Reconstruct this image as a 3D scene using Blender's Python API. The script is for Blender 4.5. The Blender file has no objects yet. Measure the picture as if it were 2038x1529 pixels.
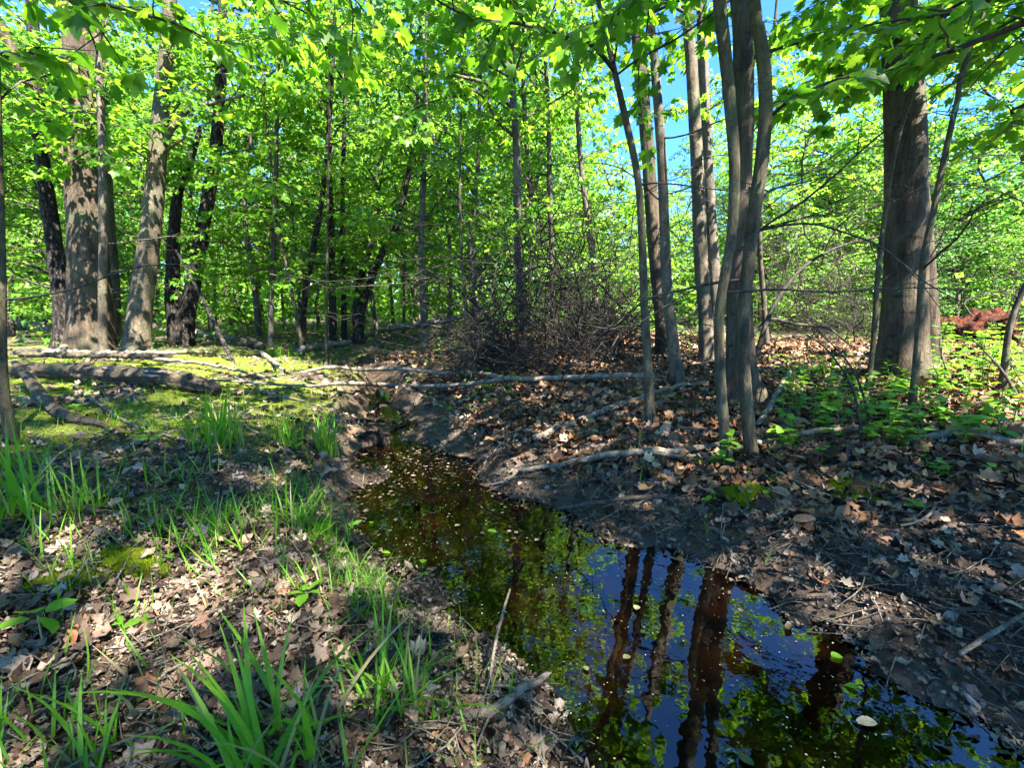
import bpy, math, random
import numpy as np
from mathutils import Vector, Matrix

# ------------------------------------------------------------------ camera, sky, sun, exposure
SC = bpy.context.scene
COL = SC.collection
F = 900.0                       # focal length in pixels of the 2038 px wide photograph
ZC = 0.85                       # eye height above the water
HORIZON = 615.0
PITCH = math.atan((764.5 - HORIZON) / F)
cam_d = bpy.data.cameras.new("camera")
cam_d.sensor_width = 36.0
cam_d.lens = 36.0 * F / 2038.0
cam_d.clip_start = 0.02
cam_d.clip_end = 2000.0
cam = bpy.data.objects.new("camera", cam_d)
COL.objects.link(cam)
cam.location = (0, 0, ZC)
cam.rotation_euler = (math.pi / 2 - PITCH, 0, 0)
SC.camera = cam

SUN_EL = math.radians(54)
SUN_AZ = math.radians(138)      # clockwise from the view direction (+Y): from the right, a little behind
world = bpy.data.worlds.new("World")
SC.world = world
world.use_nodes = True
wn = world.node_tree.nodes
bg = wn["Background"]
sky = wn.new("ShaderNodeTexSky")
sky.sky_type = 'NISHITA'
sky.sun_disc = False
sky.sun_elevation = SUN_EL
sky.sun_rotation = SUN_AZ
sky.air_density = 1.0
sky.dust_density = 0.0
sky.ozone_density = 10.0
sky.altitude = 3500
hs = wn.new("ShaderNodeHueSaturation"); hs.inputs["Saturation"].default_value = 1.1   # the deep blue of the photographed sky
world.node_tree.links.new(sky.outputs[0], hs.inputs["Color"])
world.node_tree.links.new(hs.outputs[0], bg.inputs[0])
bg.inputs[1].default_value = 0.078
sun_d = bpy.data.lights.new("sun", 'SUN')
sun_d.energy = 4.4
sun_d.angle = math.radians(0.5)
sun_d.color = (1.0, 0.95, 0.86)
sun = bpy.data.objects.new("sun", sun_d)
COL.objects.link(sun)
sdir = Vector((math.sin(SUN_AZ) * math.cos(SUN_EL), math.cos(SUN_AZ) * math.cos(SUN_EL), math.sin(SUN_EL)))
sun.rotation_euler = sdir.to_track_quat('Z', 'Y').to_euler()
sun.location = sdir * 30
SC.view_settings.view_transform = 'Standard'
SC.view_settings.look = 'None'
SC.view_settings.gamma = 1.0
SC.view_settings.use_curve_mapping = False
SC.view_settings.exposure = 3.4
SC.render.engine = 'CYCLES'
cy = SC.cycles
cy.max_bounces = 8
cy.diffuse_bounces = 5
cy.glossy_bounces = 3
cy.transmission_bounces = 5
cy.transparent_max_bounces = 6
cy.use_denoising = True
cy.caustics_reflective = False
cy.caustics_refractive = False
cy.use_adaptive_sampling = True
cy.adaptive_threshold = 0.02

# ------------------------------------------------------------------ maths helpers
R = np.random.default_rng(7)
FWD = np.array([0, math.cos(PITCH), -math.sin(PITCH)])
UPV = np.array([0, math.sin(PITCH), math.cos(PITCH)])
EYE = np.array([0, 0, ZC])

def ray(px, py):
    return FWD + np.array([1.0, 0, 0]) * (px - 1019.0) / F + UPV * (764.5 - py) / F

def at(px, py, Y):
    d = ray(px, py)
    return EYE + d * (Y / d[1])

def depth_scale(p):             # metres per photograph pixel at a point
    return float(np.dot(np.asarray(p) - EYE, FWD)) / F

def project(P):
    v = P - EYE
    z = v @ FWD
    z = np.where(z < 0.05, 0.05, z)
    return 1019 + F * v[:, 0] / z, 764.5 - F * (v @ UPV) / z, v @ FWD

def _hash(ix, iy, s):
    h = (ix * 374761393 + iy * 668265263 + s * 974634541) & 0xFFFFFFFF
    h = ((h ^ (h >> 13)) * 1274126177) & 0xFFFFFFFF
    return ((h ^ (h >> 16)) & 0xFFFF) / 65535.0

def vn(x, y, s=0):              # value noise, -1..1
    x = np.asarray(x, float); y = np.asarray(y, float)
    ix = np.floor(x).astype(np.int64); iy = np.floor(y).astype(np.int64)
    fx = x - ix; fy = y - iy
    fx = fx * fx * (3 - 2 * fx); fy = fy * fy * (3 - 2 * fy)
    a = _hash(ix, iy, s); b = _hash(ix + 1, iy, s); c = _hash(ix, iy + 1, s); d = _hash(ix + 1, iy + 1, s)
    return 2 * ((a * (1 - fx) + b * fx) * (1 - fy) + (c * (1 - fx) + d * fx) * fy) - 1

def sstep(a, b, x):
    t = np.clip((x - a) / (b - a), 0, 1)
    return t * t * (3 - 2 * t)

# ------------------------------------------------------------------ the lie of the land
def w0(px, py):
    d = ray(px, py)
    t = -ZC / d[2]
    return (t * d[0], t * d[1])

LEFT = [(0.7, -2.5), (0.3, -0.4), (0.17, 0.45)] + [w0(*p) for p in
        [(1120, 1500), (1050, 1425), (985, 1330), (900, 1235), (800, 1160), (725, 1090), (690, 1015), (700, 930),
         (722, 860), (738, 810), (735, 775)]] + [(-1.95, 5.4), (-2.6, 6.4)]
RIGHT = [(3.4, -2.5), (2.3, -0.2)] + [w0(*p) for p in
         [(2110, 1500), (1960, 1420), (1830, 1365), (1700, 1290), (1560, 1212), (1470, 1160), (1330, 1088), (1210, 1062),
          (1085, 1010), (975, 950), (880, 890), (830, 835), (790, 790), (762, 768)]] + [(-1.7, 5.5), (-2.4, 6.5)]
POLY = np.array(LEFT + RIGHT[::-1])
CENT = np.array(sorted([((a[0] + b[0]) / 2, (a[1] + b[1]) / 2) for a, b in
                        zip(LEFT, [RIGHT[min(len(RIGHT) - 1, int(i * len(RIGHT) / len(LEFT)))] for i in range(len(LEFT))])],
                       key=lambda q: q[1]))

def stream_exact(x, y):         # signed distance to the water's edge, negative in the stream
    x = np.asarray(x, float); y = np.asarray(y, float)
    d = np.full(x.shape, 1e9)
    inside = np.zeros(x.shape, bool)
    n = len(POLY)
    for i in range(n):
        ax, ay = POLY[i]; bx, by = POLY[(i + 1) % n]
        ex, ey = bx - ax, by - ay
        t = np.clip(((x - ax) * ex + (y - ay) * ey) / (ex * ex + ey * ey + 1e-12), 0, 1)
        d = np.minimum(d, np.hypot(x - ax - t * ex, y - ay - t * ey))
        if abs(by - ay) > 1e-9:
            c = ((ay > y) != (by > y)) & (x < ex * (y - ay) / (by - ay) + ax)
            inside ^= c
    d = np.where(inside, -d, d)
    d = d + sstep(1.5, 2.2, y) * sstep(6.5, 4.5, y) * (0.05 + 0.16 * vn(x * 3.1 + 3, y * 3.1, 6)) * (d < 0.15)
    return d + 0.05 * vn(x * 4.5, y * 4.5, 2) + 0.04 * vn(x * 9, y * 9, 3) + 0.025 * vn(x * 21, y * 21, 4)

def centre_x(y):
    return np.interp(y, CENT[:, 1], CENT[:, 0])

def ground_exact(x, y, d):
    x = np.asarray(x, float); y = np.asarray(y, float)
    dp = np.maximum(d, 0)
    left = 0.17 * (1 - np.exp(-dp / 0.35)) + 0.12 * (1 - np.exp(-dp / 1.6))
    right = 0.07 * (1 - np.exp(-dp / 0.25)) + 0.27 * (1 - np.exp(-dp / 1.5))
    w = sstep(-0.25, 0.25, x - centre_x(y))
    z = left * (1 - w) + right * w
    z = np.where(d < 0, -0.15 * (1 - np.exp(d / 0.40)), z)
    k = sstep(0, 0.25, d)
    z = z + k * (0.035 * vn(x * 1.3, y * 1.3, 11) + 0.022 * vn(x * 3.7, y * 3.7, 12) + 0.006 * vn(x * 11, y * 11, 13))
    z = z + 0.003 * vn(x * 26, y * 26, 14)
    z = z + 0.20 * np.exp(-(((x - 0.9) / 2.0) ** 2 + ((y - 6.3) / 1.5) ** 2))      # rise under the brush pile
    z = z + 0.10 * np.exp(-(((x + 2.4) / 1.6) ** 2 + ((y - 4.6) / 1.2) ** 2)) * k  # mossy hump, left bank
    z = z + 0.10 * np.exp(-(((x - 4.4) / 1.6) ** 2 + ((y - 4.6) / 1.6) ** 2))      # foot of the big tree
    r = np.hypot(x, y)
    z = z + sstep(8, 40, r) * 0.25 * vn(x * 0.12, y * 0.12, 15)
    return z

def axis(lo, hi, a, b, fine, grow):
    xs = list(np.arange(a, b + 1e-9, fine)); s = fine; x = b
    while x < hi:
        s *= grow; x += s; xs.append(x)
    s = fine; x = a
    while x > lo:
        s *= grow; x -= s; xs.insert(0, x)
    return np.array(xs)

gx = axis(-220, 220, -4.2, 4.6, 0.03, 1.09)
gy = axis(-40, 260, 0.2, 6.2, 0.03, 1.09)
nx, ny = len(gx), len(gy)
GX, GY = np.meshgrid(gx, gy)
SD_T = stream_exact(GX.ravel(), GY.ravel()).reshape(GX.shape)
Z_T = ground_exact(GX.ravel(), GY.ravel(), SD_T.ravel()).reshape(GX.shape)

def lookup(T, x, y):
    x = np.asarray(x, float); y = np.asarray(y, float)
    i = np.clip(np.searchsorted(gx, x) - 1, 0, nx - 2); j = np.clip(np.searchsorted(gy, y) - 1, 0, ny - 2)
    u = np.clip((x - gx[i]) / (gx[i + 1] - gx[i]), 0, 1); v = np.clip((y - gy[j]) / (gy[j + 1] - gy[j]), 0, 1)
    return (T[j, i] * (1 - u) + T[j, i + 1] * u) * (1 - v) + (T[j + 1, i] * (1 - u) + T[j + 1, i + 1] * u) * v

def stream_sd(x, y): return lookup(SD_T, x, y)
def ground(x, y): return lookup(Z_T, x, y)

def gz(x, y):
    return float(ground(np.array([x]), np.array([y]))[0])

_T = np.geomspace(0.3, 70, 900)
def gp(px, py):                 # where the sight line through a pixel meets the ground
    P = EYE + _T[:, None] * ray(px, py)
    below = P[:, 2] <= ground(P[:, 0], P[:, 1])
    i = int(np.argmax(below)) if below.any() else len(_T) - 1
    return P[i]

def moss_mask(x, y):
    d = stream_sd(x, y)
    left = sstep(0.1, -0.3, x - centre_x(y))
    m = left * sstep(0.12, 0.4, d) * sstep(1.0, 1.7, y) * sstep(9.0, 5.0, y)
    n = 0.5 + 0.5 * (0.6 * vn(x * 1.8 + 5, y * 1.8, 21) + 0.5 * vn(x * 5, y * 5, 22))
    return m * sstep(0.38, 0.66, n + 0.03 + 0.2 * sstep(1.6, 2.8, y))

# ------------------------------------------------------------------ mesh helpers
class MB:
    """collects vertices and faces, links them as ONE mesh"""
    def __init__(self):
        self.v = []; self.f = []; self.n = 0
    def add(self, v, *faces):
        v = np.asarray(v, np.float32)
        for f in faces:
            self.f.append(np.asarray(f, np.int32) + self.n)
        self.v.append(v); self.n += len(v)
    def mesh(self, name, smooth=True):
        me = bpy.data.meshes.new(name)
        if not self.v:
            return me
        v = np.concatenate(self.v)
        me.vertices.add(len(v)); me.vertices.foreach_set("co", v.ravel())
        loops = np.concatenate([f.ravel() for f in self.f])
        tot = np.concatenate([np.full(len(f), f.shape[1], np.int32) for f in self.f])
        st = np.zeros(len(tot), np.int32); st[1:] = np.cumsum(tot)[:-1]
        me.loops.add(len(loops)); me.loops.foreach_set("vertex_index", loops)
        me.polygons.add(len(tot)); me.polygons.foreach_set("loop_start", st)
        if smooth:
            me.polygons.foreach_set("use_smooth", np.ones(len(tot), bool))
        me.update(calc_edges=True)
        return me

def obj(name, me, mat=None, parent=None, loc=None, mw=None):
    o = bpy.data.objects.new(name, me)
    COL.objects.link(o)
    if mat is not None and me is not None and len(me.materials) == 0:
        me.materials.append(mat)
    if parent is not None:
        o.parent = parent
    if loc is not None:
        o.location = tuple(float(c) for c in loc)
    if mw is not None:
        o.matrix_local = mw
    return o

def tag(o, label, cat, group=None):
    o["label"] = label; o["category"] = cat
    if group: o["group"] = group
    return o

def thing(name, label, cat, loc, group=None):
    o = bpy.data.objects.new(name, None)
    COL.objects.link(o)
    o.empty_display_size = 0.1
    o.location = tuple(float(c) for c in loc)
    return tag(o, label, cat, group)

def resample(pts, rad, step):
    pts = np.asarray(pts, float); rad = np.asarray(rad, float)
    seg = np.linalg.norm(np.diff(pts, axis=0), axis=1)
    s = np.concatenate([[0], np.cumsum(seg)])
    n = max(3, int(s[-1] / step) + 1)
    u = np.linspace(0, s[-1], n)
    P = np.concatenate([[2 * pts[0] - pts[1]], pts, [2 * pts[-1] - pts[-2]]])
    i = np.clip(np.searchsorted(s, u, side='right') - 1, 0, len(pts) - 2)
    t = ((u - s[i]) / np.maximum(seg[i], 1e-9))[:, None]
    p0, p1, p2, p3 = P[i], P[i + 1], P[i + 2], P[i + 3]
    out = 0.5 * (2 * p1 + (p2 - p0) * t + (2 * p0 - 5 * p1 + 4 * p2 - p3) * t ** 2 + (3 * p1 - p0 - 3 * p2 + p3) * t ** 3)
    return out, np.interp(u, s, rad)

def tube(mb, pts, rad, sides=6, rough=0.0, seed=0, flare=None, cap=True):
    pts = np.asarray(pts, float); rad = np.asarray(rad, float)
    n = len(pts)
    T = np.gradient(pts, axis=0)
    T /= np.linalg.norm(T, axis=1)[:, None] + 1e-12
    a = np.array([1.0, 0, 0]) if abs(T[0, 0]) < 0.8 else np.array([0, 1.0, 0])
    N = np.zeros_like(pts)
    u = a - T[0] * (a @ T[0]); u /= np.linalg.norm(u)
    for i in range(n):
        u = u - T[i] * (u @ T[i]); u /= np.linalg.norm(u) + 1e-12
        N[i] = u
    B = np.cross(T, N)
    th = np.linspace(0, 2 * np.pi, sides, endpoint=False)
    rr = np.repeat(rad[:, None], sides, 1)
    if rough:
        s = np.concatenate([[0], np.cumsum(np.linalg.norm(np.diff(pts, axis=0), axis=1))])
        A, S = np.meshgrid(th, s)
        q = np.cos(A); w = np.sin(A)
        rr = rr * (1 + rough * (vn(q * 2 + 7 * seed, S * 5 + w * 2, seed) * 0.6 + vn(q * 4 + w * 3, S * 14, seed + 1) * 0.35
                                + vn(A * 5, S * 2.5, seed + 2) * 0.35))
        if flare:
            amt, hh = flare
            lob = 1 + 0.55 * np.sin(A * 3 + seed) + 0.35 * np.sin(A * 5 + 2.1 * seed)
            rr = rr * (1 + amt * np.exp(-np.maximum(S - 0.1, 0) / hh) * np.maximum(lob, 0.15))
    V = pts[:, None, :] + rr[:, :, None] * (np.cos(th)[None, :, None] * N[:, None, :] + np.sin(th)[None, :, None] * B[:, None, :])
    V = V.reshape(-1, 3)
    i = np.arange(n - 1)[:, None] * sides; j = np.arange(sides)[None, :]; k = (j + 1) % sides
    Q = np.stack([i + j, i + k, i + sides + k, i + sides + j], -1).reshape(-1, 4)
    if cap:
        V = np.concatenate([V, [pts[-1] + T[-1] * rad[-1] * 0.4], [pts[0] - T[0] * rad[0] * 0.2]])
        c = (n - 1) * sides; jj = np.arange(sides); kk = (jj + 1) % sides
        t1 = np.stack([c + jj, c + kk, np.full(sides, n * sides)], -1)
        t0 = np.stack([kk, jj, np.full(sides, n * sides + 1)], -1)
        mb.add(V, Q, t1, t0)
    else:
        mb.add(V, Q)

# leaf shapes: outline in the x (side), y (along) plane, fan from a centre
def leafshape(outline, centre, bend=0.25, fold=0.15):
    o = np.array(outline, float)
    o = np.concatenate([o, [(-x, y) for x, y in outline[::-1] if abs(x) > 1e-6]])
    v = np.concatenate([[centre], o])
    z = -bend * (v[:, 1] - 0.1) ** 2 + fold * np.abs(v[:, 0]) - 0.12 * v[:, 0] ** 2
    v = np.column_stack([v, z])
    m = len(o)
    f = np.array([(0, 1 + i, 1 + (i + 1) % m) for i in range(m)])
    return v, f

MAPLE = leafshape([(0, 0), (0.20, -0.10), (0.42, -0.04), (0.34, 0.14), (0.62, 0.34), (0.46, 0.40), (0.50, 0.62), (0.26, 0.54), (0.22, 0.74), (0, 1.0)], (0, 0.28))
MAPLE_B = leafshape([(0, 0), (0.20, -0.10), (0.42, -0.04), (0.34, 0.14), (0.62, 0.34), (0.46, 0.40), (0.50, 0.62), (0.26, 0.54), (0.22, 0.74), (0, 1.0)], (0, 0.28), 0.55, -0.1)
MAPLE_C = leafshape([(0, 0), (0.22, -0.12), (0.36, 0.02), (0.32, 0.16), (0.58, 0.44), (0.40, 0.42), (0.40, 0.66), (0.22, 0.56), (0, 0.95)], (0, 0.28), 0.05, 0.35)
MAPLE_M = leafshape([(0, 0), (0.36, 0.0), (0.58, 0.42), (0.26, 0.54), (0, 1.0)], (0, 0.3), 0.35, 0.15)
LEAF_S = leafshape([(0, 0), (0.46, 0.36), (0, 1.0)], (0, 0.4), 0.3, 0.2)
OVAL = leafshape([(0, 0), (0.16, 0.10), (0.30, 0.30), (0.32, 0.55), (0.20, 0.80), (0, 1.0)], (0, 0.5), 0.25, 0.2)
OVAL_S = leafshape([(0, 0), (0.28, 0.35), (0.22, 0.75), (0, 1.0)], (0, 0.5), 0.25, 0.2)
DRY = leafshape([(0, 0), (0.40, 0.02), (0.52, 0.42), (0.22, 0.52), (0, 0.9)], (0, 0.3), -0.5, 0.6)
DRY_B = leafshape([(0, 0), (0.24, 0.18), (0.50, 0.30), (0.34, 0.66), (0, 1.0)], (0, 0.45), 0.7, -0.35)
def crumple(shape, seed, amp=0.16):
    rg = np.random.default_rng(seed); v = shape[0].copy()
    v[:, 2] += rg.normal(0, amp, len(v)); v[:, :2] *= rg.uniform(0.75, 1.15, (len(v), 2))
    return v, shape[1]
def curled(outline, centre, seed, roll=1.2, pitch=0.8, amp=0.05):
    v, f = leafshape(outline, centre, 0, 0); rg = np.random.default_rng(seed)
    v = v.copy(); v[:, :2] *= rg.uniform(0.85, 1.15, (len(v), 2))
    x, y = v[:, 0].copy(), v[:, 1].copy() - 0.4
    a = roll * rg.uniform(0.7, 1.3); b = pitch * rg.uniform(-1, 1.3) + 1e-3
    v[:, 0] = np.sin(x * a * 1.6) / (a * 1.6); z = (1 - np.cos(x * a * 1.6)) / (a * 1.6)
    v[:, 1] = np.sin(y * b) / b + 0.4; z = z + (1 - np.cos(y * b)) / b
    v[:, 2] = z + rg.normal(0, amp, len(v))
    return v, f
_M = [(0, 0), (0.20, -0.10), (0.42, -0.04), (0.34, 0.14), (0.62, 0.34), (0.40, 0.40), (0.44, 0.62), (0.20, 0.56), (0, 1.0)]
_O = [(0, 0), (0.16, 0.10), (0.30, 0.30), (0.30, 0.55), (0.17, 0.80), (0, 1.0)]
_K = [(0, 0), (0.10, 0.12), (0.26, 0.20), (0.16, 0.34), (0.34, 0.48), (0.20, 0.60), (0.26, 0.78), (0, 1.0)]
CRUMPLED = [curled(_M, (0, 0.3), 1), curled(_O, (0, 0.5), 2, 1.8), curled(_K, (0, 0.5), 3, 1.2, 1.2), curled(_M, (0, 0.3), 4, 1.8, 1.2, 0.09), curled(_O, (0, 0.45), 5, 2.4, 0.4), crumple(DRY_B, 15, 0.2)]
FRAG = (np.array([(-0.4, 0, 0), (0.35, 0.1, 0.08), (0.25, 0.9, 0.0), (-0.3, 0.7, 0.14)], float), np.array([(0, 1, 2), (0, 2, 3)]))
DIAMOND = (np.array([(0, 0, 0), (0.45, 0.42, 0.06), (0, 1, -0.15), (-0.45, 0.42, 0.06)], float), np.array([(0, 1, 2), (0, 2, 3)]))

def frames(fwd, nrm):
    fwd = fwd / (np.linalg.norm(fwd, axis=1)[:, None] + 1e-9)
    side = np.cross(fwd, nrm); side /= np.linalg.norm(side, axis=1)[:, None] + 1e-9
    up = np.cross(side, fwd)
    return side, fwd, up

def scatter(mb, shape, pos, fwd, nrm, size):
    if len(pos) == 0: return
    v, f = shape
    s, w, u = frames(np.asarray(fwd, float), np.asarray(nrm, float))
    size = np.asarray(size, float)[:, None, None]
    V = pos[:, None, :] + size * (v[None, :, 0, None] * s[:, None, :] + v[None, :, 1, None] * w[:, None, :] + v[None, :, 2, None] * u[:, None, :])
    Fc = f[None] + (np.arange(len(pos)) * len(v))[:, None, None]
    mb.add(V.reshape(-1, 3), Fc.reshape(-1, f.shape[1]))

def shape_mesh(name, shape, mat):
    mb = MB(); mb.add(shape[0], shape[1])
    me = mb.mesh(name); me.materials.append(mat)
    return me

def leaf_matrix(pos, fwd, nrm, size):
    s, w, u = frames(np.array([fwd], float), np.array([nrm], float))
    M = Matrix.Identity(4)
    for r in range(3):
        M[r][0] = s[0][r] * size; M[r][1] = w[0][r] * size; M[r][2] = u[0][r] * size; M[r][3] = float(pos[r])
    return M

# ------------------------------------------------------------------ materials
def mat_new(name):
    m = bpy.data.materials.new(name); m.use_nodes = True
    nt = m.node_tree
    return m, nt, nt.nodes["Principled BSDF"], nt.nodes["Material Output"]

def ramp(nt, cols, interp='LINEAR'):
    r = nt.nodes.new("ShaderNodeValToRGB")
    r.color_ramp.interpolation = interp
    e = r.color_ramp.elements
    while len(e) < len(cols): e.new(0.5)
    for k, (p, c) in enumerate(cols):
        e[k].position = p; e[k].color = (*c, 1)
    return r

def rand_node(nt):              # one value for each leaf, whether joined or an object of its own
    g = nt.nodes.new("ShaderNodeNewGeometry"); oi = nt.nodes.new("ShaderNodeObjectInfo")
    a = nt.nodes.new("ShaderNodeMath"); a.operation = 'ADD'
    nt.links.new(g.outputs["Random Per Island"], a.inputs[0]); nt.links.new(oi.outputs["Random"], a.inputs[1])
    b = nt.nodes.new("ShaderNodeMath"); b.operation = 'FRACT'
    nt.links.new(a.outputs[0], b.inputs[0])
    return b.outputs[0]

def foliage(name, cols, tcols, trans=0.45, rough=0.45, spec=0.35):
    m, nt, p, out = mat_new(name)
    r = rand_node(nt)
    a = ramp(nt, cols); b = ramp(nt, tcols)
    nt.links.new(r, a.inputs[0]); nt.links.new(r, b.inputs[0])
    nt.links.new(a.outputs[0], p.inputs["Base Color"])
    p.inputs["Roughness"].default_value = rough
    p.inputs["Specular IOR Level"].default_value = spec
    t = nt.nodes.new("ShaderNodeBsdfTranslucent"); nt.links.new(b.outputs[0], t.inputs[0])
    mx = nt.nodes.new("ShaderNodeMixShader"); mx.inputs[0].default_value = trans
    nt.links.new(p.outputs[0], mx.inputs[1]); nt.links.new(t.outputs[0], mx.inputs[2])
    nt.links.new(mx.outputs[0], out.inputs[0])
    return m

LEAF_NEAR = foliage("maple_leaf", [(0, (0.028, 0.085, 0.008)), (0.5, (0.060, 0.15, 0.010)), (1, (0.11, 0.22, 0.014))],
                    [(0, (0.09, 0.26, 0.012)), (0.5, (0.19, 0.44, 0.018)), (1, (0.32, 0.56, 0.025))], 0.56)
LEAF_MID = foliage("young_maple_leaf", [(0, (0.045, 0.14, 0.012)), (0.6, (0.09, 0.21, 0.015)), (1, (0.15, 0.27, 0.022))],
                   [(0, (0.14, 0.38, 0.018)), (0.6, (0.26, 0.52, 0.022)), (1, (0.42, 0.60, 0.04))], 0.5)
LEAF_FAR = foliage("woodland_leaf", [(0, (0.042, 0.135, 0.014)), (0.6, (0.09, 0.21, 0.018)), (1, (0.16, 0.28, 0.03))],
                   [(0, (0.14, 0.38, 0.025)), (0.6, (0.28, 0.54, 0.03)), (1, (0.46, 0.64, 0.06))], 0.48)
LEAF_COOL = foliage("cool_green_leaf", [(0, (0.025, 0.085, 0.020)), (0.6, (0.05, 0.14, 0.025)), (1, (0.09, 0.19, 0.03))],
                    [(0, (0.07, 0.24, 0.03)), (0.6, (0.14, 0.36, 0.03)), (1, (0.26, 0.46, 0.05))], 0.42)
GRASS = foliage("grass_blade", [(0, (0.06, 0.19, 0.010)), (0.6, (0.11, 0.27, 0.014)), (0.9, (0.16, 0.31, 0.02)), (0.94, (0.30, 0.24, 0.10)), (1, (0.34, 0.27, 0.13))],
                [(0, (0.16, 0.40, 0.02)), (0.9, (0.32, 0.56, 0.02)), (1, (0.35, 0.30, 0.12))], 0.42, 0.45, 0.3)
HERB = foliage("seedling_leaf", [(0, (0.07, 0.20, 0.012)), (1, (0.13, 0.28, 0.018))],
               [(0, (0.18, 0.42, 0.015)), (1, (0.30, 0.52, 0.02))], 0.4, 0.5, 0.3)
MOSS = foliage("moss", [(0, (0.09, 0.14, 0.006)), (0.5, (0.17, 0.23, 0.008)), (1, (0.26, 0.31, 0.012))],
               [(0, (0.16, 0.24, 0.01)), (1, (0.30, 0.36, 0.02))], 0.3, 0.8, 0.1)

def dry_mat(name, cols, rough=0.6, spec=0.25):
    m, nt, p, out = mat_new(name)
    r = rand_node(nt)
    a = ramp(nt, cols)
    nt.links.new(r, a.inputs[0])
    tc = nt.nodes.new("ShaderNodeNewGeometry")
    n = nt.nodes.new("ShaderNodeTexNoise"); n.inputs["Scale"].default_value = 60; n.inputs["Detail"].default_value = 3
    nt.links.new(tc.outputs["Position"], n.inputs["Vector"])
    mr = nt.nodes.new("ShaderNodeMapRange"); mr.inputs[3].default_value = 0.55; mr.inputs[4].default_value = 1.4
    nt.links.new(n.outputs[0], mr.inputs[0])
    mx = nt.nodes.new("ShaderNodeMix"); mx.data_type = 'RGBA'; mx.blend_type = 'MULTIPLY'; mx.inputs[0].default_value = 1
    nt.links.new(a.outputs[0], mx.inputs[6]); nt.links.new(mr.outputs[0], mx.inputs[7])
    nt.links.new(mx.outputs[2], p.inputs["Base Color"])
    n2 = nt.nodes.new("ShaderNodeTexNoise"); n2.inputs["Scale"].default_value = 220; n2.inputs["Detail"].default_value = 4
    nt.links.new(tc.outputs["Position"], n2.inputs["Vector"])
    bp = nt.nodes.new("ShaderNodeBump"); bp.inputs["Strength"].default_value = 0.6; bp.inputs["Distance"].default_value = 0.004
    nt.links.new(n2.outputs[0], bp.inputs["Height"]); nt.links.new(bp.outputs[0], p.inputs["Normal"])
    p.inputs["Roughness"].default_value = rough
    p.inputs["Specular IOR Level"].default_value = spec
    return m

LITTER_RUST = dry_mat("dry_leaf_rust", [(0, (0.035, 0.017, 0.009)), (0.25, (0.10, 0.045, 0.021)), (0.5, (0.18, 0.085, 0.040)), (0.7, (0.25, 0.12, 0.052)), (0.85, (0.32, 0.195, 0.105)), (0.95, (0.34, 0.13, 0.04)), (1, (0.36, 0.27, 0.18))])
LITTER_GREY = dry_mat("dry_leaf_grey", [(0, (0.020, 0.012, 0.007)), (0.25, (0.065, 0.039, 0.025)), (0.5, (0.135, 0.086, 0.056)), (0.72, (0.22, 0.152, 0.105)), (0.92, (0.33, 0.25, 0.185)), (1, (0.26, 0.095, 0.035))])
LITTER_MUD = dry_mat("muddy_leaf", [(0, (0.012, 0.008, 0.005)), (0.5, (0.050, 0.034, 0.022)), (0.8, (0.11, 0.080, 0.056)), (1, (0.22, 0.17, 0.125))], 0.4, 0.45)
SPECK = dry_mat("pale_speck", [(0, (0.05, 0.06, 0.02)), (0.5, (0.14, 0.14, 0.07)), (1, (0.30, 0.27, 0.18))], 0.6)

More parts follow.
